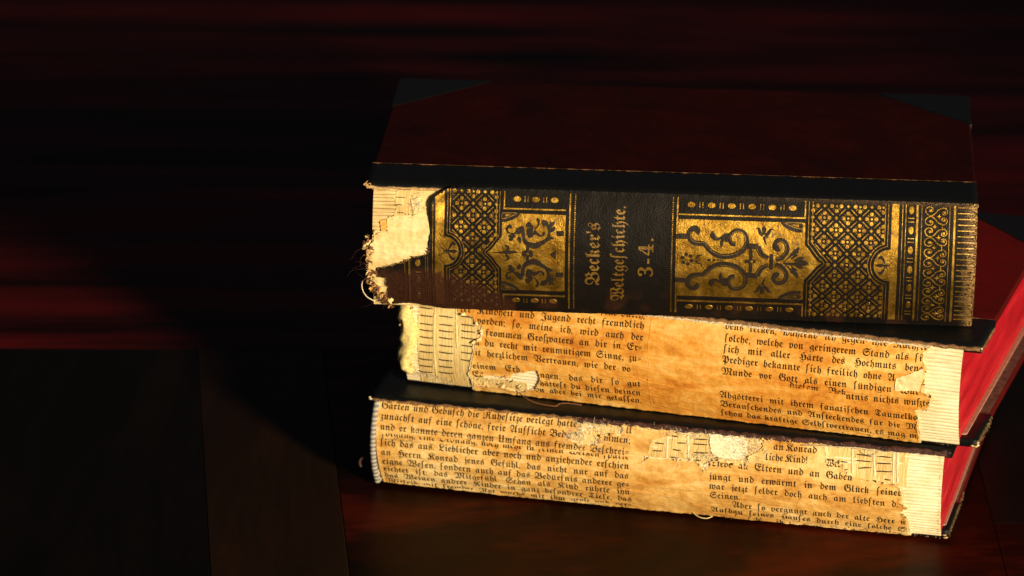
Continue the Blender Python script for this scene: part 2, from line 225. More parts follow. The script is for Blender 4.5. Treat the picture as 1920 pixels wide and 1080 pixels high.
def m_headband():
    m, nt, b = mat('headband_silk'); v = coords(nt)
    wv = nd(nt, 'ShaderNodeTexWave'); wv.bands_direction = 'Z'; wv.inputs['Scale'].default_value = 190; wv.inputs['Distortion'].default_value = 1.5
    nt.links.new(v, wv.inputs['Vector'])
    n = noise_n(nt, v, 1500, 3)
    c = ramp(nt, wv.outputs['Fac'], [(.50, (.50, .46, .38)), (.66, (.10, .12, .20))])
    c = mix(nt, math_n(nt, 'MULTIPLY', n, .6), c, (.35, .30, .22))
    nt.links.new(c, b.inputs['Base Color']); b.inputs['Roughness'].default_value = .8
    bump(nt, b, wv.outputs['Fac'], .5, .0005)
    return m

M = {
 'leather': m_leather('black_leather', (.0065, .0052, .0045), (.09, .06, .04), .0, .5, .16),
 'strip': m_leather('black_leather_grained', (.0045, .0052, .0060), (.07, .065, .06), -.03, .40, .14),
 'ornblack': m_leather('embossed_dark_leather', (.016, .011, .008), (.14, .09, .04), .0, .5),
 'gold': m_gold(),
 'cloth': m_cloth('dark_red_cloth', (.036, .0036, .0028), (.013, .0022, .0022)),
 'cloth_b': m_cloth('worn_red_cloth', (.11, .006, .006), (.06, .005, .005)),
 'paperB': m_paper('orange_tan_paper', (.88, .58, .19), (.70, .33, .052), (.50, .155, .012)),
 'paperC': m_paper('tan_paper', (.90, .68, .32), (.72, .42, .115), (.48, .20, .030), dirt=.9),
 'cream': m_paper('cream_board', (.88, .76, .46), (.80, .64, .32), (.66, .46, .18), (.45, .30, .12), dirt=.25),
 'torn': m_paper('torn_paper_core', (.90, .78, .50), (.84, .66, .34), (.70, .46, .18), dirt=.15),
 'page': m_page('folded_page', (.95, .89, .66), (.74, .56, .28)),
 'pageA': m_page('folded_page_old', (.86, .72, .38), (.50, .32, .11)),
 'mull': m_page('glued_mull', (.84, .66, .30), (.50, .31, .09), 2200, True),
 'white': m_page('white_folds', (.95, .90, .72), (.80, .68, .42)),
 'red': m_rededge(),
 'ink': m_plain('printing_ink', (.020, .010, .005), .8, .5, 600, .08),
 'inkC': m_plain('faded_printing_ink', (.036, .019, .008), .8, .5, 600, .08),
 'stitch': m_plain('dark_thread', (.035, .024, .014), .7, .4, 2500),
 'cord': m_plain('pale_cord', (.80, .62, .27), .8, .35, 1800),
 'fuzz': m_plain('pale_fuzz', (.72, .62, .44), .85, .35, 2500),
 'fluff': m_plain('white_fluff', (.86, .78, .62), .85, .2, 2500),
 'fuzzb': m_plain('brown_fuzz', (.20, .085, .045), .85, .5, 2500),
 'fuzzp': m_plain('dark_leather_fuzz', (.075, .035, .032), .85, .5, 2500),
 'fray': m_plain('frayed_board_edge', (.50, .33, .15), .85, .55, 1700),
 'fraydark': m_plain('frayed_brown_edge', (.22, .12, .055), .85, .7, 1500),
 'tanline': m_plain('tan_leather_edge', (.42, .20, .09), .7, .6, 900),
 'clump': m_plain('crumpled_glue_paper', (.80, .60, .24), .8, .4, 900),
 'flake': m_plain('orange_flake', (.75, .40, .10), .8, .3, 900),
 'endpaper': m_plain('faded_endpaper', (.42, .20, .15), .7, .25, 500),
 'pastedown': m_plain('brown_mottled_paper', (.10, .055, .045), .7, .6, 300),
 'headband': m_headband(),
 'wood_back': m_wood('mahogany_along', (.0012, .0004, .0004), (.040, .0026, .0026), (.125, .0070, .0075), (2.0, 19, 1), R(2), .40, .06),
 'wood_black': m_wood('near_black_wood', (.0015, .0010, .0006), (.0030, .0018, .0010), (.006, .003, .0014), (30, 4, 1), 0, .45, .10),
 'wood_brown': m_wood('brown_veneer', (.008, .0030, .0007), (.013, .0050, .0011), (.020, .0078, .0016), (40, 5, 1), 0, .5, .12),
 'wood_red': m_wood('mahogany_figured', (.004, .0014, .0007), (.015, .0024, .0008), (.085, .0085, .0020), (7, 16, 1), R(-20), .36, .03),
}

# ------------------------------------------------------------------ helpers
def link(o, parent=None):
    COL.objects.link(o)
    if parent is not None: o.parent = parent
    return o
def mesh_obj(name, verts, faces, m, parent=None, smooth=True, attrs=None, kind=None, mats=None, fmat=None):
    me = bpy.data.meshes.new(name); me.from_pydata(verts, [], faces); me.update()
    for mm in (mats or [m]): me.materials.append(mm)
    if fmat: me.polygons.foreach_set('material_index', fmat)
    if smooth is not None: me.polygons.foreach_set('use_smooth', [bool(smooth)] * len(me.polygons))
    for k, vals in (attrs or {}).items():
        a = me.attributes.new(k, 'FLOAT', 'POINT'); a.data.foreach_set('value', vals)
    o = bpy.data.objects.new(name, me); link(o, parent)
    if kind: o['kind'] = kind
    return o
def tag(o, label, cat, group=None):
    o['label'] = label; o['category'] = cat
    if group: o['group'] = group
def nz(x, y, z=0.0, s=1.0): return noise.noise((x * s, y * s, z * s))

class Book:
    def __init__(s, name, label, x, y, z, yaw, L, D, H, zh, zl, phi):
        s.L, s.D, s.H = L, D, H; s.zh, s.zl, s.phi = zh, zl, R(phi)
        s.Rr = (zh - zl) / 2 / math.sin(s.phi); s.vmax = 2 * s.phi * s.Rr
        s.root = bpy.data.objects.new(name, None); link(s.root); s.root.empty_display_size = .02
        s.root.location = (x, y, z); s.root.rotation_euler = (0, 0, R(yaw))
        tag(s.root, label, 'book', 'stacked old books')
    def srf(s, u, v, h):                       # millimetres on the rounded spine -> local metres
        a = s.phi - v / s.Rr
        return ((u - s.L / 2) * MM, (s.Rr * math.cos(s.phi) - (s.Rr + h) * math.cos(a)) * MM, ((s.zh + s.zl) / 2 + (s.Rr + h) * math.sin(a)) * MM)
    def pt(s, x, y, z): return (x * MM, y * MM, z * MM)

def catmull(pts, step):
    out = []
    n = len(pts)
    if n == 2:
        a, b = pts; k = max(1, int(math.dist(a[:2], b[:2]) / step))
        return [tuple(a[j] + (b[j] - a[j]) * i / k for j in range(len(a))) for i in range(k + 1)]
    for i in range(n - 1):
        p0 = pts[max(i - 1, 0)]; p1 = pts[i]; p2 = pts[i + 1]; p3 = pts[min(i + 2, n - 1)]
        k = max(2, int(math.dist(p1[:2], p2[:2]) / step))
        for j in range(k):
            t = j / k
            out.append(tuple(.5 * (2 * b + (c - a) * t + (2 * a - 5 * b + 4 * c - d) * t * t + (-a + 3 * b - 3 * c + d) * t ** 3) for a, b, c, d in zip(p0, p1, p2, p3)))
    out.append(tuple(pts[-1])); return out

class Orn:
    """collects raised strokes, domes and plates on a spine; build() links them as one part"""
    def __init__(s, book, hf, wear=None): s.b, s.hf, s.wear = book, hf, wear; s.V = []; s.F = []; s.W = []; s.E = []
    def p(s, u, v, h):
        s.V.append(s.b.srf(u, v, s.hf(u, v) + h))
        w = s.wear(u, v) if s.wear else (0, 0); s.W.append(w[0]); s.E.append(w[1]); return len(s.V) - 1
    def stroke(s, pts, h0=.0, h1=.22, w=None, step=.45, top=.62):
        P = catmull([tuple(q) if len(q) == 3 else (q[0], q[1], w) for q in pts], step)
        rows = []
        for i, (u, v, ww) in enumerate(P):
            a = P[max(i - 1, 0)]; c = P[min(i + 1, len(P) - 1)]
            dx, dy = c[0] - a[0], c[1] - a[1]; l = math.hypot(dx, dy) or 1; nx, ny = -dy / l, dx / l; ww = max(ww, .04)
            hh = min(h1, h0 + .6 * ww)
            rows.append([s.p(u + nx * ww * k, v + ny * ww * k, hq) for k, hq in ((-.5, h0 - .08), (-.5 * top, hh), (.5 * top, hh), (.5, h0 - .08))])
        for a, c in zip(rows, rows[1:]):
            for k in range(3): s.F.append((a[k], c[k], c[k + 1], a[k + 1]))
        s.F.append(tuple(rows[0])); s.F.append(tuple(rows[-1][::-1]))
    def dome(s, u, v, ru, rv=None, h0=0.0, h1=.28, n=12):
        rv = rv or ru; rings = []
        h1 = h0 + (h1 - h0) * .62
        for k, hq in ((1, h0 - .08), (.84, h0 + (h1 - h0) * .92), (.5, h1)):
            rings.append([s.p(u + ru * k * math.cos(6.2832 * i / n), v + rv * k * math.sin(6.2832 * i / n), hq) for i in range(n)])
        for a, c in zip(rings, rings[1:]):
            for i in range(n): s.F.append((a[i], a[(i + 1) % n], c[(i + 1) % n], c[i]))
        s.F.append(tuple(rings[-1]))
    def poly(s, pts, h0=0.0, h1=.2, top=.7):
        cu = sum(q[0] for q in pts) / len(pts); cv = sum(q[1] for q in pts) / len(pts)
        a = [s.p(u, v, h0 - .08) for u, v in pts]; c = [s.p(cu + (u - cu) * top, cv + (v - cv) * top, h1) for u, v in pts]
        n = len(pts)
        for i in range(n): s.F.append((a[i], a[(i + 1) % n], c[(i + 1) % n], c[i]))
        s.F.append(tuple(c))
    def build(s, name, m, kind=None):
        if not s.V: return None
        return mesh_obj(name, s.V, s.F, m, s.b.root, None, {'wear': s.W, 'edge': s.E} if s.wear else None, kind)

def inside(pt, poly):
    x, y = pt; r = False; j = len(poly) - 1
    for i in range(len(poly)):
        xi, yi = poly[i][0], poly[i][1]; xj, yj = poly[j][0], poly[j][1]
        if (yi > y) != (yj > y) and x < (xj - xi) * (y - yi) / (yj - yi) + xi: r = not r
        j = i
    return r
def rough(poly, amp, step=.7, seed=0.0, skip=None):
    out = []; n = len(poly)
    for i in range(n):
        a, b = poly[i], poly[(i + 1) % n]; k = max(1, int(math.dist(a, b) / step))
        for j in range(k):
            t = j / k; x = a[0] + (b[0] - a[0]) * t; y = a[1] + (b[1] - a[1]) * t
            q = amp * (.2 if skip and skip(x, y) else 1)
            out.append((x + q * (nz(x, y, seed, 1.1) + .6 * nz(x, y, seed + 9, 3.1)), y + q * (nz(x, y, seed + 33, 1.1) + .6 * nz(x, y, seed + 41, 3.1))))
    return out
def sheet(book, name, outline, holes, hf, thick, m, grid=1.0, wear=None, curl=0.0, kind=None):
    """a thin sheet lying on the spine with torn outline and holes, real thickness"""
    pts = []; edges = []
    for lp in [outline] + holes:
        s0 = len(pts); pts += [Vector(q) for q in lp]; n = len(lp)
        edges += [(s0 + i, s0 + (i + 1) % n) for i in range(n)]
    u0 = min(q[0] for q in outline); u1 = max(q[0] for q in outline); v0 = min(q[1] for q in outline); v1 = max(q[1] for q in outline)
    nu = int((u1 - u0) / grid); nv = int((v1 - v0) / grid)
    for i in range(1, nu):
        for j in range(1, nv):
            q = (u0 + i * grid + (j % 2) * grid * .5, v0 + j * grid)
            if inside(q, outline) and not any(inside(q, h) for h in holes): pts.append(Vector(q))
    V2, E2, F2, _, _, _ = geometry.delaunay_2d_cdt(pts, edges, [], 0, 1e-4)
    F = []
    for f in F2:
        c = (sum(V2[i].x for i in f) / len(f), sum(V2[i].y for i in f) / len(f))
        if inside(c, outline) and not any(inside(c, h) for h in holes): F.append(tuple(f))
    cnt = {}
    for f in F:
        for i in range(len(f)):
            a, b = f[i], f[(i + 1) % len(f)]; cnt[(a, b)] = cnt.get((a, b), 0) + 1
    border = [(a, b) for (a, b) in cnt if (b, a) not in cnt]
    bset = {i for e in border for i in e}
    V = []; W = []; E = []
    for i, q in enumerate(V2):
        h = hf(q.x, q.y) + (curl * (0.5 + nz(q.x, q.y, 5, .6)) if i in bset else 0)
        V.append(book.srf(q.x, q.y, h))
        w = wear(q.x, q.y) if wear else (0, 0); W.append(w[0]); E.append(w[1])
    low = {}
    up = {}
    for i in bset:
        q = V2[i]; up[i] = len(V); V.append(V[i]); low[i] = len(V); V.append(book.srf(q.x, q.y, hf(q.x, q.y) - thick)); W += [W[i]] * 2; E += [E[i]] * 2
    for a, b in border: F.append((up[b], up[a], low[a], low[b]))
    return mesh_obj(name, V, F, m, book.root, True, {'wear': W, 'edge': E} if wear else None, kind)

def tube(V, F, pts, rad, n=5, jitter=0.0):
    prev = None
    for i, q in enumerate(pts):
        a = Vector(pts[max(i - 1, 0)]); c = Vector(pts[min(i + 1, len(pts) - 1)]); d = (c - a)
        d = d.normalized() if d.length > 1e-9 else Vector((1, 0, 0))
        x = d.orthogonal().normalized() if prev is None else (prev - d * prev.dot(d)).normalized(); prev = x; y = d.cross(x)
        r = rad(i / max(1, len(pts) - 1)) if callable(rad) else rad
        ring = []
        for k in range(n):
            t = 6.2832 * k / n; V.append(tuple(Vector(q) + (x * math.cos(t) + y * math.sin(t)) * r)); ring.append(len(V) - 1)
        if i:
            for k in range(n): F.append((last[k], last[(k + 1) % n], ring[(k + 1) % n], ring[k]))
        else: F.append(tuple(ring[::-1]))
        last = ring
    F.append(tuple(last))
def fibres(book, name, seeds, m, rad=.05, length=1.6, curl=.8, n=6, seed=1):
    """seeds: (position in local metres, direction)"""
    rnd = random.Random(seed); V = []; F = []
    for pos, d in seeds:
        p = Vector(pos); dr = Vector(d).normalized(); l = length * rnd.uniform(.4, 1.4) * MM / n; pts = [tuple(p)]
        for i in range(n):
            dr = (dr + Vector((rnd.uniform(-1, 1), rnd.uniform(-1, 1), rnd.uniform(-1, 1))) * curl * .6).normalized()
            p = p + dr * l; pts.append(tuple(p))
        r = rad * rnd.uniform(.6, 1.3) * MM
        tube(V, F, pts, lambda t, r=r: r * (1 - .5 * t), 3)
    return mesh_obj(name, V, F, m, book.root, True, None, 'stuff')
def lump(book, name, path, radii, m, amp=.35, seed=0, n=14):
    V = []; F = []
    P = catmull([tuple(q) + (r,) for q, r in zip(path, radii)], 0.0009)
    tubeV = []
    tube(tubeV, F, [q[:3] for q in P], lambda t: P[min(len(P) - 1, int(t * (len(P) - 1) + .5))][3], n)
    cent = [Vector(q[:3]) for q in P]
    for i, v in enumerate(tubeV):
        c = cent[i // n]; d = Vector(v) - c
        k = 1 + amp * (nz(v[0] * 400, v[1] * 400, v[2] * 400 + seed) + .8 * nz(v[0] * 1100, v[1] * 1100, v[2] * 1100 + seed) + .5 * nz(v[0] * 2600, v[1] * 2600, v[2] * 2600 + seed))
        V.append(tuple(c + d * k))
    return mesh_obj(name, V, F, m, book.root, True)

# rounded plate from a plan outline (mm), edges rolled with radius r
def offset_plan(pts, d):
    n = len(pts); out = []
    for i in range(n):
        a, b, c = Vector(pts[i - 1]), Vector(pts[i]), Vector(pts[(i + 1) % n])
        e1 = (b - a).normalized(); e2 = (c - b).normalized(); nn = Vector((e1.y, -e1.x)) + Vector((e2.y, -e2.x)); nn.normalize()
        cs = max(.35, nn.dot(Vector((e1.y, -e1.x)))); out.append(tuple(b - nn * d / cs))
    return out
def round_rect(x0, y0, x1, y1, r, n=4):
    out = []
    for cx, cy, a0 in ((x1 - r, y0 + r, -90), (x1 - r, y1 - r, 0), (x0 + r, y1 - r, 90), (x0 + r, y0 + r, 180)):
        for i in range(n + 1):
            t = R(a0 + 90 * i / n); out.append((cx + r * math.cos(t), cy + r * math.sin(t)))
    return out
def plate(book, name, plan, z0, z1, r, m, parent=None, warp=None):
    rings = []; V = []; F = []
    lev = [(z0, r), (z0 + r * .3, r * .3), (z0 + r, 0), (z1 - r, 0), (z1 - r * .3, r * .3), (z1, r)]
    for z, ins in lev:
        ring = []
        for x, y in offset_plan(plan, ins):
            dz = warp(x, y) if warp else 0
            V.append((x * MM, y * MM, (z + dz) * MM)); ring.append(len(V) - 1)
        rings.append(ring)
    n = len(plan)
    for a, c in zip(rings, rings[1:]):
        for i in range(n): F.append((a[i], a[(i + 1) % n], c[(i + 1) % n], c[i]))
    F.append(tuple(rings[0][::-1])); F.append(tuple(rings[-1]))
    o = mesh_obj(name, V, F, m, parent or book.root, False)
    sm = [len(p.vertices) == 4 for p in o.data.polygons]; o.data.polygons.foreach_set('use_smooth', sm)
    return o
def extrude(book, name, prof, x0, x1, m, nx=60, wob=0.06, parent=None, seed=0.0, close=True):
    """closed (y,z) profile in mm swept along x with slight unevenness"""
    V = []; F = []; n = len(prof)
    for i in range(nx + 1):
        x = x0 + (x1 - x0) * i / nx
        for j, (y, z) in enumerate(prof):
            V.append((x * MM, (y + wob * nz(x, y, z + seed, .35)) * MM, (z + wob * nz(x, y + 50, z + seed, .35)) * MM))
    for i in range(nx):
        for j in range(n): F.append((i * n + j, i * n + (j + 1) % n, (i + 1) * n + (j + 1) % n, (i + 1) * n + j))
    F.append(tuple(range(n))[::-1]); F.append(tuple(nx * n + j for j in range(n)))
    o = mesh_obj(name, V, F, m, parent or book.root, True)
    sm = [len(p.vertices) == 4 for p in o.data.polygons]; o.data.polygons.foreach_set('use_smooth', sm)
    return o

# ------------------------------------------------------------------ Fraktur glyphs, taken from the built-in font's own fallback glyphs
GL = {}
_tc = bpy.data.curves.new('glyph', 'FONT'); _tc.resolution_u = 2
_to = bpy.data.objects.new('glyph', _tc); COL.objects.link(_to)
def _mesh_of(s):
    _tc.body = s; bpy.context.view_layer.update()
    dg = bpy.context.evaluated_depsgraph_get(); me = bpy.data.meshes.new_from_object(_to.evaluated_get(dg))
    vs = [(v.co.x, v.co.y) for v in me.vertices]; fs = [tuple(p.vertices) for p in me.polygons]; bpy.data.meshes.remove(me)
    return vs, fs
def _ribbon(P, W):
    vs = []; fs = []
    for i, (x, y) in enumerate(P):
        a, c = P[max(i - 1, 0)], P[min(i + 1, len(P) - 1)]; dx, dy = c[0] - a[0], c[1] - a[1]; l = math.hypot(dx, dy); nx, ny = -dy / l * W[i] / 2, dx / l * W[i] / 2
        vs += [(x + nx, y + ny), (x - nx, y - ny)]
        if i: k = 2 * i; fs.append((k - 2, k - 1, k + 1, k))
    return vs, fs
def glyph_light(ch):
    if ch.isascii() and ch.isalpha():
        k = 'light' + ch
        if k not in GL:
            o = ord(ch); s = {'C': 'ℭ', 'H': 'ℌ', 'I': 'ℑ', 'R': 'ℜ', 'Z': 'ℨ'}.get(ch) or (chr(0x1D504 + o - 65) if ch < 'a' else chr(0x1D51E + o - 97))
            vs, fs = _mesh_of(s); x0 = min(v[0] for v in vs); vs = [(x - x0, y) for x, y in vs]; GL[k] = (vs, fs, max(v[0] for v in vs))
        return GL[k]
    return glyph(ch)
def glyph(ch):
    if ch in GL: return GL[ch]
    if ch == 'ſ':
        vs, fs = _ribbon([(.06, -.2), (.12, -.08), (.13, .2), (.13, .55), (.17, .70), (.27, .76), (.36, .70)], [.02, .09, .11, .11, .10, .09, .03])
        a, b = _ribbon([(.04, .45), (.13, .49)], [.03, .06]); n = len(vs); vs += a; fs += [tuple(i + n for i in f) for f in b]
    elif ch == '=':
        vs, fs = _ribbon([(.0, .17), (.34, .25)], [.07, .07]); a, b = _ribbon([(.0, .34), (.34, .42)], [.07, .07]); vs += a; fs += [tuple(i + 4 for i in f) for f in b]
    elif ch in 'äöüÄÖÜ':
        bv, bf, bw = glyph({'ä': 'a', 'ö': 'o', 'ü': 'u', 'Ä': 'A', 'Ö': 'O', 'Ü': 'U'}[ch]); vs, fs = list(bv), list(bf)
        yb = max(v[1] for v in vs) + .08
        for cx in (bw * .32, bw * .66):
            n = len(vs); vs += [(cx - .05, yb), (cx, yb - .07), (cx + .05, yb), (cx, yb + .07)]; fs.append((n, n + 1, n + 2, n + 3))
    elif ch == 'ß':
        v1, f1, w1 = glyph('ſ'); v2, f2, w2 = glyph('z'); vs = list(v1); fs = list(f1); n = len(vs)
        vs += [(x + .24, y) for x, y in v2]; fs += [tuple(i + n for i in f) for f in f2]
    else:
        o = ord(ch); s = ch
        if 'A' <= ch <= 'Z': s = chr(0x1D56C + o - 65)
        elif 'a' <= ch <= 'z': s = chr(0x1D586 + o - 97)
        vs, fs = _mesh_of(s)
    x0 = min(v[0] for v in vs); vs = [(x - x0, y) for x, y in vs]; w = max(v[0] for v in vs)
    GL[ch] = (vs, fs, w); return GL[ch]
glyph_bold = glyph
def fraktur(t):                                   # long s inside words, round s at the end of a syllable
    out = ''
    for i, c in enumerate(t):
        nxt = t[i + 1] if i + 1 < len(t) else ' '
        out += 'ſ' if c == 's' and nxt.isalpha() and not (t[max(0, i - 4):i + 3] in ('Ausſi',)) else c
    return out
def text_line(book, name, t, u0, v0, u1, v1, size, hf, m, skip=None, fit=True, lift=.07, sx=1.0, parent=None, wear=None, drop=None, raw=False, along='u'):
    t = t if raw else fraktur(t)
    glyph = glyph_bold
    words = t.split(' '); gap = .065
    def ww(wd): return sum(glyph(c)[2] + gap for c in wd) - gap
    total = sum(ww(w) for w in words) * size * sx; avail = math.hypot(u1 - u0, v1 - v0); ns = len(words) - 1
    sp = .26 * size
    if fit:
        if ns and total + ns * .2 * size <= avail: sp = (avail - total) / ns
        elif ns: sp = .22 * size; sx = sx * (avail - ns * sp) / total
        if ns and sp > 1.1 * size: sx *= (avail - ns * 1.0 * size) / total; sp = 1.0 * size
        if not ns:
            if avail > total * 1.05 and len(t) > 1: sx *= 1.03; gap += (avail - total * 1.03) / (len(t) - 1) / size
            else: sx = sx * avail / total
    du, dv = (u1 - u0) / avail, (v1 - v0) / avail
    V = []; F = []; W = []; x = 0.0
    for w in words:
        for c in w:
            vs, fs, gw = glyph(c); n = len(V)
            cx = x + gw * size * sx / 2; cu, cv = u0 + du * cx + dv * size * .25, v0 + dv * cx - du * size * .25
            if not (skip and skip(cu, cv)):
                for gx, gy in vs:
                    a = x + gx * size * sx; bq = gy * size
                    u = u0 + du * a + dv * bq; v = v0 + dv * a - du * bq
                    v = min(max(v, -.15), book.vmax - .12); V.append(book.srf(u, v, hf(u, v) + lift)); W.append(wear(u, v)[0] if wear else 0)
                if drop:                          # letters cut through by the edge of the overlapping slip of paper
                    keep = []
                    for f in fs:
                        gv = sum(vs[i][1] for i in f) / len(f)
                        if drop[0] <= gv <= drop[1]: keep.append(f)
                    fs = keep
                F += [tuple(i + n for i in f) for f in fs]
            x += (gw + gap) * size * sx
        x += sp - gap * size * sx
    if not F: return None
    return mesh_obj(name, V, F, m, parent or book.root, False, {'wear': W} if wear else None)

# ------------------------------------------------------------------ table
def ground_plank(name, corners, m, parent, z=-.0006, th=.018, bev=.0002):
    n = len(corners); V = []; F = []
    cx = sum(c[0] for c in corners) / n; cy = sum(c[1] for c in corners) / n
    ins = offset_plan(corners, bev * 1000)
    V += [(x * MM, y * MM, z - th) for x, y in corners]; V += [(x * MM, y * MM, z - bev) for x, y in corners]; V += [(x * MM, y * MM, z) for x, y in ins]
    for k in (0, n):
        for i in range(n): F.append((k + i, k + (i + 1) % n, k + n + (i + 1) % n, k + n + i))
    F.append(tuple(range(2 * n, 3 * n))); F.append(tuple(range(n))[::-1])
    return mesh_obj(name, V, F, m, parent, False)
tv = [(-900, -260), (900, -260), (900, 1500), (-900, 1500)]
table = ground_plank('table_top', tv, M['wood_black'], None, z=-.004, th=.02)
table['kind'] = 'structure'; table['label'] = 'dark polished mahogany table top under the books'
G = .1
def lx(y): return -165.6 - (y + 63.6) * .0903        # long joint on the left, slightly turned to the books
def rx(y): return -115.5 - (y + 63.6) * .0853
y0, y1 = -250, 166
ground_plank('plank', [(-880, y0), (lx(y0) - G, y0), (lx(y1) - G, y1 - G), (-880, y1 - G)], M['wood_black'], table)
ground_plank('plank', [(lx(y0) + G, y0), (rx(y0) - G, y0), (rx(y1) - G, y1 - G), (lx(y1) + G, y1 - G)], M['wood_brown'], table)
ground_plank('plank', [(rx(y0) + G, y0), (121.3 , y0), (121.3, y1 - G), (rx(y1) + G, y1 - G)], M['wood_red'], table)
ground_plank('plank', [(121.5, y0), (880, y0), (880, -8 - G), (121.5, -10 - G)], M['wood_red'], table)
ground_plank('plank', [(121.5, -10 + G), (880, -8 + G), (880, y1 - G), (121.5, y1 - G)], M['wood_black'], table)  # near-black area right of the books, laid as a short plank
ground_plank('plank', [(-880, y1 + G), (880, y1 + G), (880, 640), (-880, 640)], M['wood_back'], table)
ground_plank('plank', [(-880, 641), (880, 641), (880, 1480), (-880, 1480)], M['wood_back'], table)

# ------------------------------------------------------------------ the three books
A = Book('old_book', 'topmost book with gold tooled black leather spine torn at its left end', -.0004, 0.0, .0766, -4.05, 222.3, 126, 48.5, 46.5, .5, 28)
B = Book('old_book', 'middle book with bare orange paper spine, stitching on the left, red page edges', .0069, .005, .0357, -17.07, 219.7, 145, 40.9, 38.5, 1.0, 28)
C = Book('old_book', 'bottom book with bare tan paper spine lying flat on the table', -.0037, -.0017, 0.0, -13.475, 219.5, 145, 35.7, 33.5, 1.0, 34)

def cover(bk, top, cloth, strip_w, square, corner=36.0, shoulder=3.0, yf=0.0):
    L2 = bk.L / 2; t = 3.0
    z0, z1 = (bk.H - t - .35, bk.H - .35) if top else (.35, t + .35)
    bd = plate(bk, 'upper_board' if top else 'lower_board', round_rect(-L2 + .4, 6.0 + yf, L2 - .4, bk.D - .4, 2.2), z0, z1, .6, cloth)
    # leather strip folded round the spine edge of the board
    k = .38; s = 1 if top else -1; zc = (z0 + z1) / 2; hb = t / 2 + k
    pr = [(strip_w, zc + s * (hb - .02)), (strip_w, zc + s * hb)]
    for y in (strip_w - 1, strip_w * .85, strip_w * .7, strip_w * .6): pr.append((y, zc + s * hb))
    for a in range(0, 181, 15):
        c, d = math.cos(R(a)), math.sin(R(a)); sh = shoulder if a < 90 else 1.2
        pr.append((sh - sh * d + 0.1 + yf, zc + s * hb * c))
    pr += [(strip_w * .6, zc - s * hb), (strip_w, zc - s * hb)]
    if s < 0: pr = pr[::-1]
    st = extrude(bk, 'leather_strip', pr, -L2, L2, M['strip'], 110, .28, bd, seed=3 if top else 8)
    # worn tan edge of the strip
    zz = zc + s * hb
    V = []; F = []; nx = 160
    for i in range(nx + 1):
        x = -L2 + bk.L * i / nx; w = .34 + .22 * nz(x, 4, 0, .5)
        V += [(x * MM, (strip_w + .1) * MM, (zz - s * .25) * MM), (x * MM, (strip_w + .02) * MM, (zz + s * .16) * MM), (x * MM, (strip_w - max(.05, w)) * MM, (zz + s * .13) * MM)]
        if i: a = 3 * i; F += [(a - 3, a, a + 1, a - 2), (a - 2, a + 1, a + 2, a - 1)]
    mesh_obj('strip_edge', V, F, M['tanline'], bd, True)
    for sx in (1, -1):
        e = .3
        pl = [(sx * (L2 - .1), bk.D - corner), (sx * (L2 - .1), bk.D - 3), (sx * (L2 - .9), bk.D - .9), (sx * (L2 - 3), bk.D - .1), (sx * (L2 - corner), bk.D - .1)]
        if sx < 0: pl = pl[::-1]
        plate(bk, 'corner_leather', pl, z0 - e, z1 + e, .25, M['strip'], bd)
        # pale worn edge along the diagonal of the corner piece
        V = []; F = []
        for i in range(41):
            q = i / 40; x = sx * (L2 - corner + (corner - .2) * q); y = bk.D - .1 - (corner - .2) * q
            o = .35 * .7
            V += [((x - sx * o) * MM, (y - o) * MM, (z1 if top else z0) * MM - 0 * MM), ((x - sx * .05) * MM, (y - .05) * MM, (z1 + e + .03 if top else z0 - e) * MM), ((x + sx * .3) * MM, (y + .3) * MM, (z1 + e + .02 if top else z0 - e) * MM)]
            if i: a = 3 * i; F += [(a - 3, a, a + 1, a - 2), (a - 2, a + 1, a + 2, a - 1)]
        mesh_obj('corner_edge', V, F, M['tanline' if not top else 'strip'], bd, True)
    return bd

def pages(bk, N, m, x0, x1, square_y, zlo, zhi, seed=0, wob=.12):
    pb = bpy.data.objects.new('page_block', None); link(pb, bk.root); pb.empty_display_size = .01
    for i in range(N):
        j0 = .22 * nz(i * 1.7, seed, 4.0) if i else 0; j1 = .22 * nz((i + 1) * 1.7, seed, 4.0) if i < N - 1 else 0
        v0 = bk.vmax * (i + j0 + .01) / N; v1 = bk.vmax * (i + 1 + j1 - .01) / N
        V = []; F = []; fm = []; nx = 30
        off = .25 * nz(i * 7.3, seed, 1.0); xa = x0 + .02 * nz(i * 3.1, seed + 5, 0); xb = x1 + .02 * nz(i * 3.7, seed + 15, 0)
        zt = zhi - (zhi - zlo) * (i + .004) / N; zb = zhi - (zhi - zlo) * (i + .996) / N
        prof = []
        for q, h in ((.0, -2.5), (.02, -.24), (.14, -.06), (.35, .06), (.5, .08), (.65, .06), (.86, -.06), (.98, -.24), (1.0, -2.5)):
            prof.append((v0 + (v1 - v0) * q, h))
        n = len(prof) + 4
        for k in range(nx + 1):
            u = xa + (xb - xa) * k / nx
            for v, h in prof: V.append(bk.srf(u, v, h + off + wob * nz(u, i * 5.0, seed, .25)))
            for y, z in ((4.0, zb), (bk.D - square_y, zb), (bk.D - square_y, zt), (4.0, zt)): V.append(((u - bk.L / 2) * MM, y * MM, z * MM))
        for k in range(nx):
            for j in range(n): F.append((k * n + j, (k + 1) * n + j, (k + 1) * n + (j + 1) % n, k * n + (j + 1) % n)); fm.append(0)
        F.append(tuple(range(n))); fm.append(1); F.append(tuple(nx * n + j for j in range(n))[::-1]); fm.append(1)
        o = mesh_obj('signature', V, F, m, pb, False, None, None, [m, M['red']], fm)
    return pb

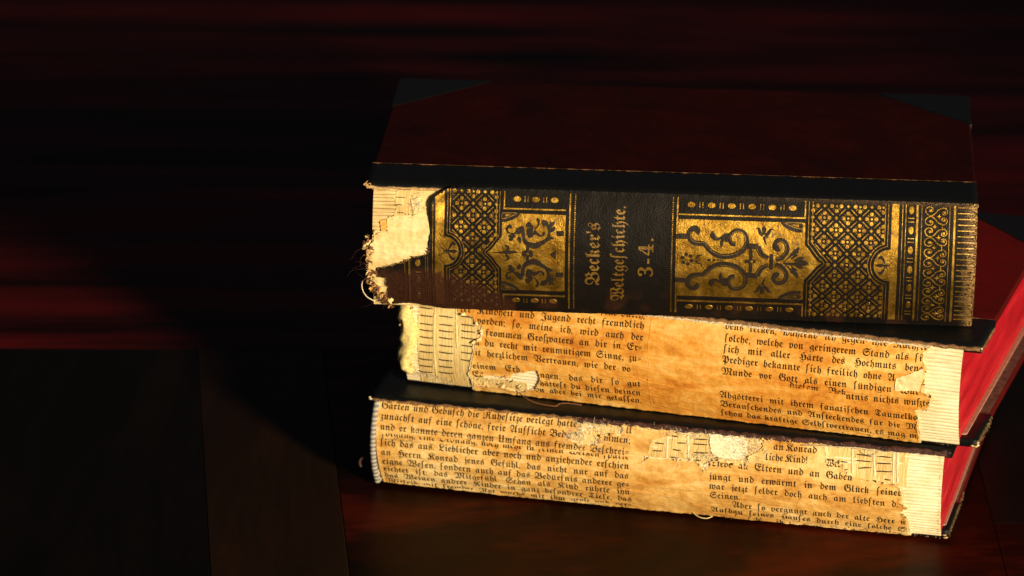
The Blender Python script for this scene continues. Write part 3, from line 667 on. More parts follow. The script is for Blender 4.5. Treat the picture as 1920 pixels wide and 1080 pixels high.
def stitches(bk, rows, h=.55, r=.27):
    for (u0, v0), (u1, v1) in rows:
        V = []; F = []; pts = []
        for i in range(9):
            t = i / 8; pts.append(bk.srf(u0 + (u1 - u0) * t, v0 + (v1 - v0) * t + .12 * nz(u0 + t * 3, v0, 0, 1), h * (math.sin(math.pi * min(1, max(0, t))) ** .35) - .05))
        tube(V, F, pts, lambda t: r * MM * (.75 + .25 * math.sin(3.14 * t)), 6)
        mesh_obj('stitch', V, F, M['stitch'], bk.root, True)
def cords(bk, rows, r=.7, h=.2, m='cord'):
    for (u0, v0), (u1, v1) in rows:
        V = []; F = []; n = 26
        pts = [bk.srf(u0 + (u1 - u0) * i / n + .15 * nz(i * 1.3, u0), v0 + (v1 - v0) * i / n, h + .12 * nz(i * 2.1, u0 + 7)) for i in range(n + 1)]
        tube(V, F, pts, lambda t: r * MM * (1 + .2 * nz(t * 30, u0)), 8)
        mesh_obj('cord', V, F, M[m], bk.root, True)

# ------------------------------------------------------------------ top book (A): leather spine with gold tooling
ta = cover(A, True, M['cloth'], 21.0, 3, shoulder=4.2)
la = cover(A, False, M['cloth'], 21.0, 3, yf=7.0)
A.root.rotation_euler = (0, R(.25), R(-4.05)); A.root.location.z += .0005
pages(A, 36, M['pageA'], 2.6, A.L - 3.0, 4, 3.8, A.H - 3.8, 11)
wearpts = DATA['A_wear']
def vb(u):
    P = wearpts
    if u <= P[0][0]: return P[0][1]
    for (a, b), (c, d) in zip(P, P[1:]):
        if u <= c: return b + (d - b) * (u - a) / (c - a)
    return 99
def sstep(a, b, x):
    t = min(1, max(0, (x - a) / (b - a))); return t * t * (3 - 2 * t)
def wearA(u, v):
    w = sstep(-2.5, 2.2, v - vb(u) + 2.2 * nz(u, v, 3, .35) + 1.6 * nz(u, v * .4, 8, 1.4)) * (.86 + .25 * nz(u * 1.5, v * .3, 6, 1.0))
    w = max(w, .55 * sstep(.1, .45, nz(u, v, 21, .16)) * sstep(34, 44, v))
    e = sstep(216.5, 221.5, u + 1.5 * nz(u, v, 2, .4)) * .95
    e = max(e, .5 * sstep(1.6, -.4, v) * sstep(120, 222, u) * .6)
    return (w, e)
_tp = catmull([tuple(q) for q in DATA['A_leather'][0:8]], .7)
def hA(u, v):
    h = 1.05 + .18 * nz(u, v, 0, .14) + .07 * nz(u, v, 4, .45)
    if u < 46 and v < 16:
        d = min(math.hypot(u - a, v - b) for a, b in _tp); h += 2.6 * math.exp(-(d / 2.4) ** 2) * sstep(15, 5, v) * sstep(-1.5, 1.0, v)
    return h
VM = A.vmax
out = [tuple(q) for q in DATA['A_leather']]
outline = [(A.L - .3, -.6), (A.L - .05, 4), (A.L + .1, 20), (A.L - .1, 35), (A.L - .2, VM - .6)] + [(u, VM - .4) for u in (200, 150, 100, 60, 40, 28)]
outline = outline + [tuple(q) for q in out[::-1]]
outline = [(u, max(-.6, min(VM - .3, v))) for u, v in outline]
leather = sheet(A, 'spine_leather', rough(outline, .32, .6, 2.0, lambda x, y: x > 60 or y > VM - 1), [], hA, .85, M['leather'], 1.0, wearA, .18)

# gold ornament -------------------------------------------------
def G_(): return Orn(A, hA, wearA)
AX = 22.62                                        # mirror axis of the panels
def mir(st): return [(q[0], 2 * AX - q[1]) + tuple(q[2:]) for q in st]
def vline(u, v0, v1, w, name='gold_line'):
    o = G_(); n = max(2, int((v1 - v0) / 2.0)); o.stroke([(u, v0 + (v1 - v0) * i / n, w) for i in range(n + 1)], 0, .2, step=1.0); o.build(name, M['gold'])
def hline(v, u0, u1, w, name='gold_line'):
    o = G_(); n = max(2, int((u1 - u0) / 3.0)); o.stroke([(u0 + (u1 - u0) * i / n, v, w) for i in range(n + 1)], 0, .2, step=1.5); o.build(name, M['gold'])
VT, VBt = .4, 45.2
def gold_plate(name, poly):
    hp = lambda u, v: hA(u, v) + .10
    sheet(A, name, rough(poly, .0, 1.0), [], hp, .2, M['gold'], 1.2, wearA)
# panels with the pointed (ogee) side and the lattice fields
def ogee(u_edge, u_tip, half, sgn, n=16):
    P = []
    for i in range(n + 1):                         # from top (v = AX-half) to the tip
        t = i / n
        q = (1 - math.cos(t * math.pi * .62)) / (1 - math.cos(.62 * math.pi))
        uu = u_edge + (u_tip - u_edge) * (.62 * math.sin(t * math.pi / 2) + .38 * t ** 5)
        P.append((uu, AX - half + half * t))
    return P + [(u, 2 * AX - v) for u, v in P[-2::-1]]
PT, PB = 8.2, 37.3
ogL = ogee(50.0, 44.8, 5.9, -1); ogR = ogee(160.3, 166.4, 6.6, 1)
gold_plate('gold_panel', [(73.2, PT), (73.2, PB), (50.2, PB)] + ogL[::-1] + [(50.2, PT)])
gold_plate('gold_panel', [(114.2, PB), (114.2, PT), (160.2, PT)] + ogR + [(160.2, PB)])
def med(u_edge, r, sgn, c=AX, n=18):
    return [(u_edge + sgn * r * math.sin(math.pi * i / n), c - r * math.cos(math.pi * i / n)) for i in range(n + 1)]
gold_plate('gold_bar', [(25.7, VBt), (25.7, 3.2), (28.9, 1.2)] + med(28.9, 5.4, 1) + [(28.9, VBt)])
gold_plate('gold_bar', [(194.0, VT), (194.0, VBt)] + [(191.4, VBt)] + med(191.4, 5.9, -1)[::-1] + [(191.4, VT)])
# dark fleur in each medallion
for uc, s in ((30.0, 1), (190.3, -1)):
    o = G_(); k = s
    o.stroke([(uc - k * 1.2, AX, .5), (uc + k * 1.2, AX, 1.0), (uc + k * 2.8, AX, 1.5), (uc + k * 4.3, AX, .1)], .1, .32)
    for q in (-1, 1):
        o.stroke([(uc + k * .6, AX + q * .4, .3), (uc + k * 1.4, AX + q * 2.0, 1.0), (uc + k * 2.4, AX + q * 3.1, 1.3), (uc + k * 3.1, AX + q * 2.3, .8)], .1, .32)
        o.stroke([(uc - k * .6, AX + q * .5, .3), (uc - k * 2.0, AX + q * 1.3, .4)], .1, .3)
    o.stroke([(uc, AX - .9, .4), (uc, AX + .9, .4)], .1, .34)
    o.build('fleur_ornament', M['ornblack'])
# contour lines round the lattice fields
def contour(off, side, u_edge, pts):
    return pts
def lat_border(u_edge, curve, off, sgn, w):
    # vertical line with the bulge of the panel or medallion followed at a distance
    P = [(u_edge + sgn * off, VT), (u_edge + sgn * off, curve[0][1] - off * .8)]
    C2 = []
    for i, (u, v) in enumerate(curve):
        a = curve[max(0, i - 1)]; c = curve[min(len(curve) - 1, i + 1)]; dx, dy = c[0] - a[0], c[1] - a[1]; l = math.hypot(dx, dy) or 1
        nx, ny = dy / l, -dx / l
        if nx * sgn < 0: nx, ny = -nx, -ny
        C2.append((u + nx * off, v + ny * off))
    C2 = [q for q in C2 if (q[0] - u_edge) * sgn > off * 1.02]
    P = P + C2 + [(u_edge + sgn * off, 2 * AX - P[1][1]), (u_edge + sgn * off, VBt)]
    o = G_()
    D_ = []
    for a, b in zip(P, P[1:]):
        k = max(1, int(math.dist(a, b) / 2.0)); D_ += [(a[0] + (b[0] - a[0]) * i / k, a[1] + (b[1] - a[1]) * i / k, w) for i in range(k)]
    D_.append((*P[-1], w)); o.stroke(D_, 0, .2, step=.8); o.build('gold_line', M['gold']); return P
bL = lat_border(28.9, med(28.9, 5.4, 1), 1.15, 1, .26); bL2 = lat_border(28.9, med(28.9, 5.4, 1), 2.1, 1, .3)
bM = lat_border(50.0, ogL, .95, -1, .26); bM2 = lat_border(50.0, ogL, 2.0, -1, .3)
bR = lat_border(160.3, ogR, 1.15, 1, .26); bR2 = lat_border(160.3, ogR, 2.5, 1, .3)
bE = lat_border(191.4, med(191.4, 5.9, -1), 1.2, -1, .26); bE2 = lat_border(191.4, med(191.4, 5.9, -1), 2.3, -1, .3)
def lattice(uc, v0, field, rows):
    def ok(u, v, mrg=.0): return inside((u, v), field) and VT + .2 < v < VBt - .2
    for j in range(-1, rows):
        for i in range(-6, 7):
            u = uc + i * 8.5 + (j % 2) * 4.25; v = v0 + j * 4.22
            o = G_(); any_ = False
            for k in range(4):
                a = math.pi / 2 * k; q = (u + 1.68 * math.cos(a), v + 1.68 * math.sin(a))
                if ok(*q): o.dome(q[0], q[1], .84, None, 0, .22, 10); any_ = True
                a += math.pi / 4; r1, r2 = (u + 1.05 * math.cos(a), v + 1.05 * math.sin(a)), (u + 2.0 * math.cos(a), v + 2.0 * math.sin(a))
                if ok(*r1) and ok(*r2): o.stroke([(*r1, .22), (*r2, .26)], 0, .2)
            if ok(u, v): o.dome(u, v, .5, None, 0, .26, 8); any_ = True
            if any_: o.build('gold_flower', M['gold'])
            ud = u + 4.25                          # diamond between two flowers
            if ok(ud, v):
                o = G_(); o.poly([(ud - .8, v), (ud, v - .8), (ud + .8, v), (ud, v + .8)], 0, .26)
                o.build('gold_diamond', M['gold'])
            for su in (1, -1):
                a, b = (ud + su * 1.0, v + 1.0), (ud + su * 3.25, v + 3.22)
                if ok(*a) and ok(*b):
                    o = G_(); o.stroke([(*a, .36), (*b, .36)], 0, .26); o.build('gold_bar', M['gold'])
lattice(39.3, .9 + 4.22 * 0, bL2 + bM2[::-1], 12)
lattice(171.4, 1.85, bR2 + bE2[::-1], 12)
# straight rules and bead lines
for u, w, a in ((74.7, .75, VT), (113.8, .75, VT), (24.8, .3, 6), (195.3, .28, VT), (196.5, .3, VT), (200.6, 1.05, VT), (202.2, .28, VT), (212.3, .3, VT), (214.1, 1.1, VT)): vline(u, a, VBt, w)
for u in (76.5, 112.1):
    o = G_(); n = 56
    for i in range(n): o.dome(u, VT + (VBt - VT) * (i + .5) / n, .32, None, 0, .2, 6)
    o.build('bead_line', M['gold'])
for u0, u1, ue, uv_ in ((50.4, 73.3, 50.4, 50.7), (114.4, 160.4, 160.4, 160.1)):
    hline(6.5, u0, u1, .75); hline(39.6, u0, u1, .75)
    vline(uv_, VT, 6.2, .7); vline(uv_, 39.9, VBt, .7)
for row, n0, n1, us, pitch in ((3.0, 0, 3, 55.3, 6.8), (42.1, 0, 3, 55.3, 6.8), (3.0, 0, 6, 118.7, 7.35), (42.3, 0, 6, 118.7, 7.35)):
    for i in range(n0, n1):
        o = G_(); o.dome(us + pitch * i, row, 1.6, 1.12, 0, .3, 14); o.build('gold_oval', M['gold'])
        if i < n1 - 1:
            for d in (-.55, .55):
                o = G_(); o.stroke([(us + pitch * (i + .5) + d, row - 1.0, .42), (us + pitch * (i + .5) + d, row + 1.0, .42)], 0, .2); o.build('gold_dash', M['gold'])
for i in range(7):
    v = 2.4 + 7.15 * i
    if v > VBt - .6: continue
    o = G_(); o.dome(198.5, v, 1.05, 1.6, 0, .3, 14); o.build('gold_oval', M['gold'])
    for d in (-.65, .65):
        if v + 3.55 + d < VBt - .3:
            o = G_(); o.stroke([(197.4, v + 3.55 + d, .42), (199.6, v + 3.55 + d, .42)], 0, .2); o.build('gold_dash', M['gold'])
# remains of the same bands on the torn left end
for u, w in ((16.2, .9), (14.6, .28), (23.0, .28), (22.2, .25)): vline(u, 26.4 if u < 17 else 24.8, VBt, w)
for i, v in enumerate((27.6, 34.6, 41.5)):
    o = G_(); o.dome(19.4, v, 1.05, 1.5, 0, .3, 14); o.build('gold_oval', M['gold'])
    for d in (-.65, .65):
        o = G_(); o.stroke([(18.3, v - 3.3 + d + .6, .42), (20.5, v - 3.3 + d + .6, .42)], 0, .2)
        if v > 30: o.build('gold_dash', M['gold'])
# scroll column
def scroll(v0, flip, u0=203.2):
    s = -1 if flip else 1
    q = lambda x, y: (u0 + (x - 660) / 40.1, v0 + s * (y - 275) / 40.1)
    o = G_()
    o.stroke([(*q(x, y), w) for x, y, w in ((745, 275, .55), (775, 285, .5), (780, 250, .42), (745, 228, .42), (700, 235, .42), (672, 270, .42), (685, 315, .42), (725, 345, .42), (775, 345, .42), (820, 310, .42), (855, 270, .42), (897, 245, .42))], 0, .24, step=.3)
    o.dome(*q(745, 278), .62, None, 0, .26, 8)
    o.stroke([(*q(x, y), w) for x, y, w in ((897, 245, .4), (950, 238, .4), (988, 275, .4), (985, 315, .4), (945, 335, .4), (912, 320, .4), (918, 290, .4))], 0, .24, step=.3)
    o.dome(*q(945, 298), .55, None, 0, .26, 8)
    o.build('gold_scroll', M['gold'])
def star(u, v, r):
    o = G_(); P = []
    for k in range(8):
        a = math.pi / 4 * k; rr = r if k % 2 == 0 else r * .38; P.append((u + rr * math.cos(a), v + rr * math.sin(a)))
    o.poly(P, 0, .26, .55); o.build('gold_star', M['gold'])
for i in range(7):
    v = 2.25 + 7.45 * i
    if v < VBt - 1.5: scroll(v, False)
    if v + 4.05 < VBt - 1.5: scroll(v + 4.05, True)
    if v + 2.1 < VBt: star(208.5, v + 2.1, 1.55)
    if v + 5.8 < VBt: star(207.0, v + 5.8, 1.4)
    if v + 7 < VBt:
        o = G_(); o.stroke([(209.7, v + 4.6, .5), (209.7, v + 7.0, .5)], 0, .3); o.build('gold_dash', M['gold'])
# comb of short bars at the right end
for i in range(22):
    v = 1.0 + 2.05 * i
    if v > VBt: break
    o = G_(); o.stroke([(215.3, v, .42), (218, v, .42), (221.4, v, .42)], 0, .2); o.build('gold_dash', M['gold'])
# dark scroll work standing on the gold panels, mirrored about the middle of the spine
def darkset(sts, name):
    for st in sts:
        for q in (st, mir(st)):
            o = G_(); o.stroke([(p[0], p[1], p[2] * 1.22) for p in q], .10, .36, step=.35, top=.78); o.build(name, M['ornblack'])
darkset(DATA['right'], 'scroll_ornament'); darkset(DATA['left'], 'leaf_ornament')
for st in DATA['fleurL'] + DATA['ogee_leaf']:
    for q in ((st, mir(st)) if abs(st[1][1] - AX) > .8 else (st,)):
        o = G_(); o.stroke([tuple(p) for p in q], .10, .36, step=.35); o.build('leaf_ornament', M['ornblack'])
# thin bright rim beside the main straps
def rim(st, off, name='gold_rim'):
    P = catmull([tuple(p) for p in st], .6); Q = []
    for i, (u, v, w) in enumerate(P):
        a, c = P[max(0, i - 1)], P[min(len(P) - 1, i + 1)]; dx, dy = c[0] - a[0], c[1] - a[1]; l = math.hypot(dx, dy) or 1
        Q.append((u - dy / l * off * w, v + dx / l * off * w, .16))
    for q in (Q, mir(Q)):
        o = G_(); o.stroke(q, .3, .44, step=.6); o.build(name, M['gold'])
rim(DATA['right'][2], -.28); rim(DATA['right'][1][3:], -.28); rim(DATA['right'][9][:6], -.28); rim(DATA['right'][7], .28)
# corner fans
for key in ('fanR', 'fanL'):
    for f in (lambda s: s, mir):
        P = [tuple(q) for q in f(DATA[key + '_fill'])]
        o = G_(); o.poly(P, .1, .3, .94); o.build('corner_fan', M['ornblack'])
        T3 = [tuple(q) for q in f(DATA[key + '_tri'])]
        o = G_(); o.stroke([(*q, .26) for q in T3 + T3[:1]], .28, .44, step=5); cu = sum(q[0] for q in T3) / len(T3); cv = sum(q[1] for q in T3) / len(T3)
        o.poly([(cu + (q[0] - cu) * .5, cv + (q[1] - cv) * .5) for q in T3], .28, .42); o.build('gold_triangle', M['gold'])
# stippled ground
for key in ('stipR', 'stipR2', 'stipL'):
    P = [tuple(q) for q in DATA[key]]; o = G_(); u0 = min(q[0] for q in P); u1 = max(q[0] for q in P); v0 = min(q[1] for q in P)
    v = v0
    while v < AX:
        u = u0
        while u < u1:
            q = (u + random.uniform(-.12, .12), v + random.uniform(-.12, .12))
            if inside(q, P):
                o.dome(*q, .2, None, .1, .3, 5)
                o.dome(q[0], 2 * AX - q[1], .2, None, .1, .3, 5)
            u += .55
        v += .55
    o.build('stippled_ground', M['gold'], 'stuff')
# small rosette and dots on the axis of the right panel
o = G_(); fu, fv = DATA['fl_flower'][0]
for k in range(6):
    a = math.pi / 3 * k + .3; o.dome(fu + 1.75 * math.cos(a), AX + 1.75 * math.sin(a), .8, None, .12, .42, 10)
o.build('rosette', M['ornblack']); o = G_(); o.dome(fu, AX, .75, None, .12, .45, 10); o.build('rosette_centre', M['gold'])
o = G_()
for q in (-1, 1): o.stroke([(fu + 3.2, AX + q * .2, .5), (fu + 4.0, AX + q * 1.4, .7), (fu + 5.3, AX + q * 1.7, .5), (fu + 5.5, AX + q * 2.8, .1)], .12, .4)
o.build('leaf_ornament', M['ornblack'])
for i, d in enumerate((8.0, 9.8, 11.2, 12.3)):
    o = G_(); o.dome(fu + d, AX, .62 - .1 * i, None, .12, .4, 8); o.build('dot_ornament', M['ornblack'])
o = G_(); o.dome(141.3, AX, .6, None, .3, .55, 10); o.dome(59.6, AX, .6, None, .3, .55, 10); o.build('gold_boss', M['gold'])
# arch lines of the left panel
for f in (lambda s: s, mir):
    o = G_(); o.stroke([(q[0], q[1], .35) for q in f([(63.0, 22.2), (66.5, 21.0), (69.3, 18.9), (70.6, 17.6), (70.8, 22.4)])], .12, .4, step=.5); o.build('gold_line', M['gold'])
o = G_(); o.poly([(67.6, AX), (70.0, AX - 2.2), (70.0, AX + 2.2)], .12, .4); o.build('gold_triangle', M['ornblack'])
# title, reading upwards
for t, u, va, vbq, size in (("Becker's", 85.9, 34.0, 10.6, 7.2), ("Weltgeſchichte.", 94.9, 40.6, 4.4, 6.7), ("\U0001d7d1-\U0001d7d2.", 105.4, 29.9, 15.6, 7.6)):
    text_line(A, 'title_lettering', t, u, va, u, vbq, size, hA, M['gold'], lift=.12, raw=True, wear=lambda a, b: (.40, 0))

# torn left end of the top book: cream spine board, tab, tufts
hl = lambda u, v: .42 + .14 * nz(u, v, 0, .5) + .12 * nz(u, v, 2, 1.1) + .07 * nz(u, v, 9, 2.4) - .16 * max(0, .25 - abs(nz(u, v * .5, 30, .35))) / .25
lin = [tuple(q) for q in DATA['A_liner']] + [(40, 5.0), (40, 44), (12, 45.5)] + [tuple(q) for q in DATA['A_liner2']][::-1]
sheet(A, 'spine_board', rough(lin, .3, .5, 5.0), [], hl, .5, M['cream'], .6, None, .15)
sheet(A, 'torn_tab', rough([tuple(q) for q in DATA['A_tab']], .15, .5, 6.0), [], lambda u, v: .55 + .1 * nz(u, v, 0, 1), .3, M['flake'], .6)
sheet(A, 'torn_wad', rough([tuple(q) for q in DATA['A_white']], .4, .4, 7.0), [], lambda u, v: .7 + .6 * nz(u, v, 0, .6) + .4 * nz(u, v, 0, 1.6), .8, M['cream'], .4)
fibres(A, 'pale_tuft', [(A.srf(random.gauss(18.6, 1.2), random.gauss(5.6, 1.8), .8), (random.uniform(-1, 1), -.6, random.uniform(-1, 1))) for i in range(70)], M['fluff'], .08, 1.5, .7, 6, 14)
mu = [(12, .6), (32, .2), (33, 12), (10.5, 11.5), (11.4, 7), (9.6, 3.5)]
sheet(A, 'mull', rough(mu, .4, .5, 3.0), [], lambda u, v: .18 + .1 * nz(u, v, 0, .8), .3, M['mull'], .8)
stitches(A, DATA['A_st'], .42, .17)
# curled flap of leather along the tear
Vf = []; Ff = []; pth = catmull([(q[0], q[1]) for q in DATA['A_leather'][1:6]], .5)
for i, (u, v) in enumerate(pth):
    t = i / (len(pth) - 1); v = max(v, -.3)
    for k in range(5):
        a = k / 4 * 2.3; rr = (1.0 + .4 * nz(i * .3, 1)) * (1 - .5 * t)
        Vf.append(A.srf(u - rr * math.sin(a) * 1.5, v + rr * .5 * math.sin(a), 1.1 + rr * (1 - math.cos(a)) * .45 - .25 * k * .4))
    if i:
        for k in range(4): Ff.append(((i - 1) * 5 + k, i * 5 + k, i * 5 + k + 1, (i - 1) * 5 + k + 1))
mesh_obj('curled_flap', Vf, Ff, M['fuzzb'], A.root, True)
def edge_seeds(bk, pts, hf, n, out=(0, -1, 0), spread=.8, rnd=random.Random(5)):
    S_ = []
    for i in range(n):
        k = rnd.random() * (len(pts) - 1); j = int(k); t = k - j; a, b = pts[j], pts[j + 1]
        u = a[0] + (b[0] - a[0]) * t; v = a[1] + (b[1] - a[1]) * t
        S_.append((bk.srf(u, v, hf), (out[0] + rnd.uniform(-spread, spread), out[1] + rnd.uniform(-spread, spread), out[2] + rnd.uniform(-spread, spread))))
    return S_
tear = [tuple(q) for q in DATA['A_leather']]
fibres(A, 'torn_leather_fibres', edge_seeds(A, tear[10:24], .9, 260, (-.4, -.6, .2)), M['fray'], .05, .8, .7, 4, 2)
fibres(A, 'brown_tuft', edge_seeds(A, [(3, 36), (4.5, 40), (6.5, 43), (9, 46)], .6, 260, (-.3, -.7, -.4), 1.0), M['fuzzb'], .075, 2.4, .9, 6, 3)
fibres(A, 'pale_tuft', edge_seeds(A, [(1.2, 18), (1.0, 25), (1.5, 32), (3, 38), (5.5, 43)], .3, 150, (-.5, -.7, -.1), 1.0), M['fray'], .06, 1.5, .9, 6, 4)
fibres(A, 'fine_hairs', edge_seeds(A, [(0.5, 20), (0.2, 30), (2, 42), (8, 46)], .3, 12, (-.9, -.3, -.3), .5), M['fuzzp'], .04, 7.0, .5, 12, 8)
def flake(bk, name, u, v, h, s, m, seed):
    rnd = random.Random(seed); V = []; F = []; n = 9; c = Vector(bk.srf(u, v, h))
    ax = Vector((rnd.uniform(-1, 1), rnd.uniform(-1, 1), rnd.uniform(-1, 1))).normalized(); bx = ax.orthogonal().normalized(); cx = ax.cross(bx)
    for k, (r, d) in enumerate(((.05, .16), (.55, .12), (1, 0), (.6, -.1), (.05, -.14))):
        for i in range(n):
            t = 6.2832 * i / n; q = 1 + .55 * nz(math.cos(t) * 2 + seed * 3, math.sin(t) * 2, k * .8)
            V.append(tuple(c + (bx * math.cos(t) * r * q + cx * math.sin(t) * r * q * .5 + ax * (d + .3 * r * math.sin(2 * t + seed))) * s * MM))
    for k in range(4):
        for i in range(n): F.append((k * n + i, k * n + (i + 1) % n, (k + 1) * n + (i + 1) % n, (k + 1) * n + i))
    return mesh_obj(name, V, F, m, bk.root, True)
rnd = random.Random(12)
for i in range(48):
    t = rnd.random(); u = 1.0 + 8.0 * t ** 1.3 + rnd.uniform(-.9, .9); v = 34 + 12.5 * t + rnd.uniform(-2.4, 2.2)
    flake(A, 'torn_flake', u, min(v, 48.5), rnd.uniform(.3, 1.6), rnd.uniform(.6, 1.7), M[rnd.choice(['cream', 'fuzzb', 'clump', 'flake', 'fuzzb'])], i)
for i in range(34):
    flake(A, 'torn_flake', rnd.uniform(.0, 3.6), rnd.uniform(16, 36), rnd.uniform(.2, 1.1), rnd.uniform(.6, 1.8), M[rnd.choice(['cream', 'fray', 'clump', 'fuzzb', 'fray'])], 50 + i)
# one stiff pale thread curling off the corner
V = []; F = []
tube(V, F, [q[:3] for q in catmull([tuple(x / 1000 for x in q) for q in ((-110.0, -3.0, 12.5), (-112.3, -4.2, 11.0), (-112.4, -5, 8.4), (-110.8, -5.4, 5.6), (-107.6, -5.2, 3.6))], .0006)], .00022, 6)
mesh_obj('loose_thread', V, F, M['fuzz'], A.root, True)
# frayed cloth edge on the left of the upper board and the worn right corner
def front_edge(bk, x0, x1, n, y, z, rad, length, m, name, seed, d=(0, -.8, .1), spread=.7):
    rnd = random.Random(seed); S_ = []
    for i in range(n):
        x = x0 + (x1 - x0) * rnd.random(); S_.append(((x * MM, (y + rnd.uniform(-.3, .3)) * MM, (z + rnd.uniform(-.5, .5)) * MM), (d[0] + rnd.uniform(-spread, spread), d[1], d[2] + rnd.uniform(-spread, spread))))
    return fibres(bk, name, S_, m, rad, length, .7, 4, seed)
front_edge(A, -111, -68, 330, -.3, 46.2, .06, .7, M['fray'], 'frayed_edge', 21)
extrude(A, 'frayed_roll', [(.2, 45.4), (-.5, 45.6), (-.8, 46.1), (-.5, 46.6), (.4, 46.7), (.8, 45.6)], -111.2, -70, M['fray'], 130, .45, seed=4)
for i in range(7): flake(A, 'worn_corner', A.L - rnd.uniform(-.2, 1.4), rnd.uniform(-.4, 2.2), 1.2, rnd.uniform(.35, .8), M['fray'], 80 + i)
for i in range(6): flake(A, 'worn_corner', rnd.uniform(-.8, 1.2), rnd.uniform(-1.6, .0), 0.2, rnd.uniform(.5, 1.0), M['fray'], 95 + i)
fibres(A, 'worn_end_fibres', edge_seeds(A, [(221.6, 1), (222.2, 15), (222.3, 30), (222.0, 46)], 1.0, 90, (.3, -.8, 0)), M['tanline'], .05, .6, .6, 4, 31)

# ------------------------------------------------------------------ middle book (B)
tb_ = cover(B, True, M['cloth_b'], 27.0, 3)
lb_ = cover(B, False, M['cloth_b'], 27.0, 3)
pages(B, 27, M['page'], 1.2, B.L - 6.3, 5, 4.2, B.H - 4.0, 3)
plate(B, 'endpaper', round_rect(-B.L / 2 + 5, 4, B.L / 2 - 4.6, B.D - 4, 1.5), 3.45, 4.1, .15, M['endpaper'])
plate(B, 'pastedown', round_rect(-B.L / 2 + 3, 27.2, B.L / 2 - 1.2, B.D - 3, 1.5), 3.2, 3.42, .05, M['pastedown'], lb_)
hB = lambda u, v: .72 + .16 * nz(u * .35, v, 0, .33) + .10 * nz(u, v, 7, .16) + .08 * nz(u * .3, v, 3, 1.0)
VB = B.vmax
def clampv(P, lo, hi): return [(u, max(lo, min(hi, v))) for u, v in P]
lb = clampv(DATA['B_left'], -.3, VB + .2); rb = clampv(DATA['B_right'], -.3, VB + .2)
hole = rough(clampv(DATA['B_hole'], 0, VB - 1.2), .35, .5, 3)
def torn_sheet(bk, name, L_, R_, vt, vbm, holes, hf, m, amp, seed, grid=1.0, ulo=None):
    top = [(u, vt) for u in (60, 100, 140, 180) if L_[0][0] + 5 < u < R_[0][0] - 5]
    bot = [(u, vbm) for u in (180, 140, 100, 60) if L_[-1][0] + 5 < u < R_[-1][0] - 5]
    P = list(L_[::-1]) + top + list(R_) + bot
    return sheet(bk, name, rough(P, amp, .6, seed, lambda x, y: y < vt + .4 or y > vbm - .4), holes, hf, .22, m, grid, None, .32)
torn_sheet(B, 'torn_under_paper', [(u - .7, v) for u, v in lb], [(u + .8, v) for u, v in rb], -.2, VB - .3, [rough([(u, v) for u, v in clampv(DATA['B_hole'], 1, VB - 1.8)], .3, .5, 13)], lambda u, v: hB(u, v) - .18, M['torn'], .6, 11.0, 1.5)
torn_sheet(B, 'spine_paper', lb, rb, -.3, VB, [hole], hB, M['paperB'], .35, 17.0)
sheet(B, 'torn_flap', rough([tuple(q) for q in DATA['B_flap']], .25, .5, 9), [], lambda u, v: hB(u, v) + .25 + .25 * nz(u, v, 0, .5), .25, M['torn'], .5, None, .2)
# ridges where the pasted slips of paper overlap
def crease(bk, pts, hf, m, w=.5, h=.16):
    o = Orn(bk, hf); P = catmull(pts, 1.2); o.stroke([(u + .5 * nz(u, v, 3, .5), v + .55 * nz(u, v, 0, .35), w * (.35 + .9 * abs(nz(u, v, 0, .3)))) for u, v in P], -.02, h * 1.4, step=1.0, top=.3); return o.build('paper_crease', m)
mul = [(6.5, 1.0), (34, 1.0), (35, 12), (33, 20), (32, 33), (49, 33), (49, VB - .8), (7, VB - .8)]
sheet(B, 'mull', rough(mul, .4, .6, 23), [], lambda u, v: .22 + .10 * nz(u, v, 0, .7) + .06 * nz(u, v, 3, 2), .3, M['mull'], .8)
stitches(B, DATA['B_st'], .62, .26)
cords(B, DATA['B_cord'], .62, -.22)
lump(B, 'crumpled_end', [B.srf(u + .6, v, .6) for u, v in [(1.6, 2.5)] + [tuple(q) for q in DATA['B_clump']]], [.0024, .0026, .0030, .0030, .0027, .0023, .0014], M['clump'], .42, 2, 22)
for i in range(16):
    u, v = rnd.uniform(.5, 5.5), rnd.uniform(5, 33); flake(B, 'torn_flake', u, v, rnd.uniform(1.0, 2.6), rnd.uniform(.5, 1.2), M[rnd.choice(['clump', 'cream', 'fuzz', 'torn'])], 130 + i)
fibres(B, 'pale_tuft', edge_seeds(B, [(4.5, 30), (6.5, 33.5), (12, 34), (20, 36)], .6, 110, (-.1, -.6, -.5)), M['fuzz'], .055, 1.9, .9, 6, 41)
for i in range(22):
    u = rnd.uniform(30, 48.5); v = rnd.uniform(31.5, VB - 1.6); flake(B, 'torn_flake', u, v, rnd.uniform(.3, .8), rnd.uniform(.4, 1.0), M[rnd.choice(['clump', 'fuzzb', 'torn', 'cream'])], 160 + i)
fibres(B, 'torn_paper_fibres', edge_seeds(B, [tuple(q) for q in hole] , .6, 160, (0, -.8, 0)), M['fuzz'], .045, .9, .8, 4, 43)
holesB = [hole]
_pb = [(u, v + (6 if v > VB - .5 else 0)) for u, v in list(lb[::-1]) + [(lb[0][0], -3), (rb[0][0], -3)] + list(rb)]
def skipB(u, v): return any(inside((u, v), h) for h in holesB) or not inside((u, v), _pb) or inside((u, v), DATA['B_flap'])
for ln in DATA['text']:
    if ln[0] != 1: continue
    _, u0, v0, u1, v1, t, fade = ln
    text_line(B, 'text_line', t, u0, v0, u1, v1, 3.75, hB, M['ink'], skipB, drop=(-9, .22) if t.startswith('begeg') else ((.12, 9) if t in ('diesem Bek', 'und der Aufsehen') else None))
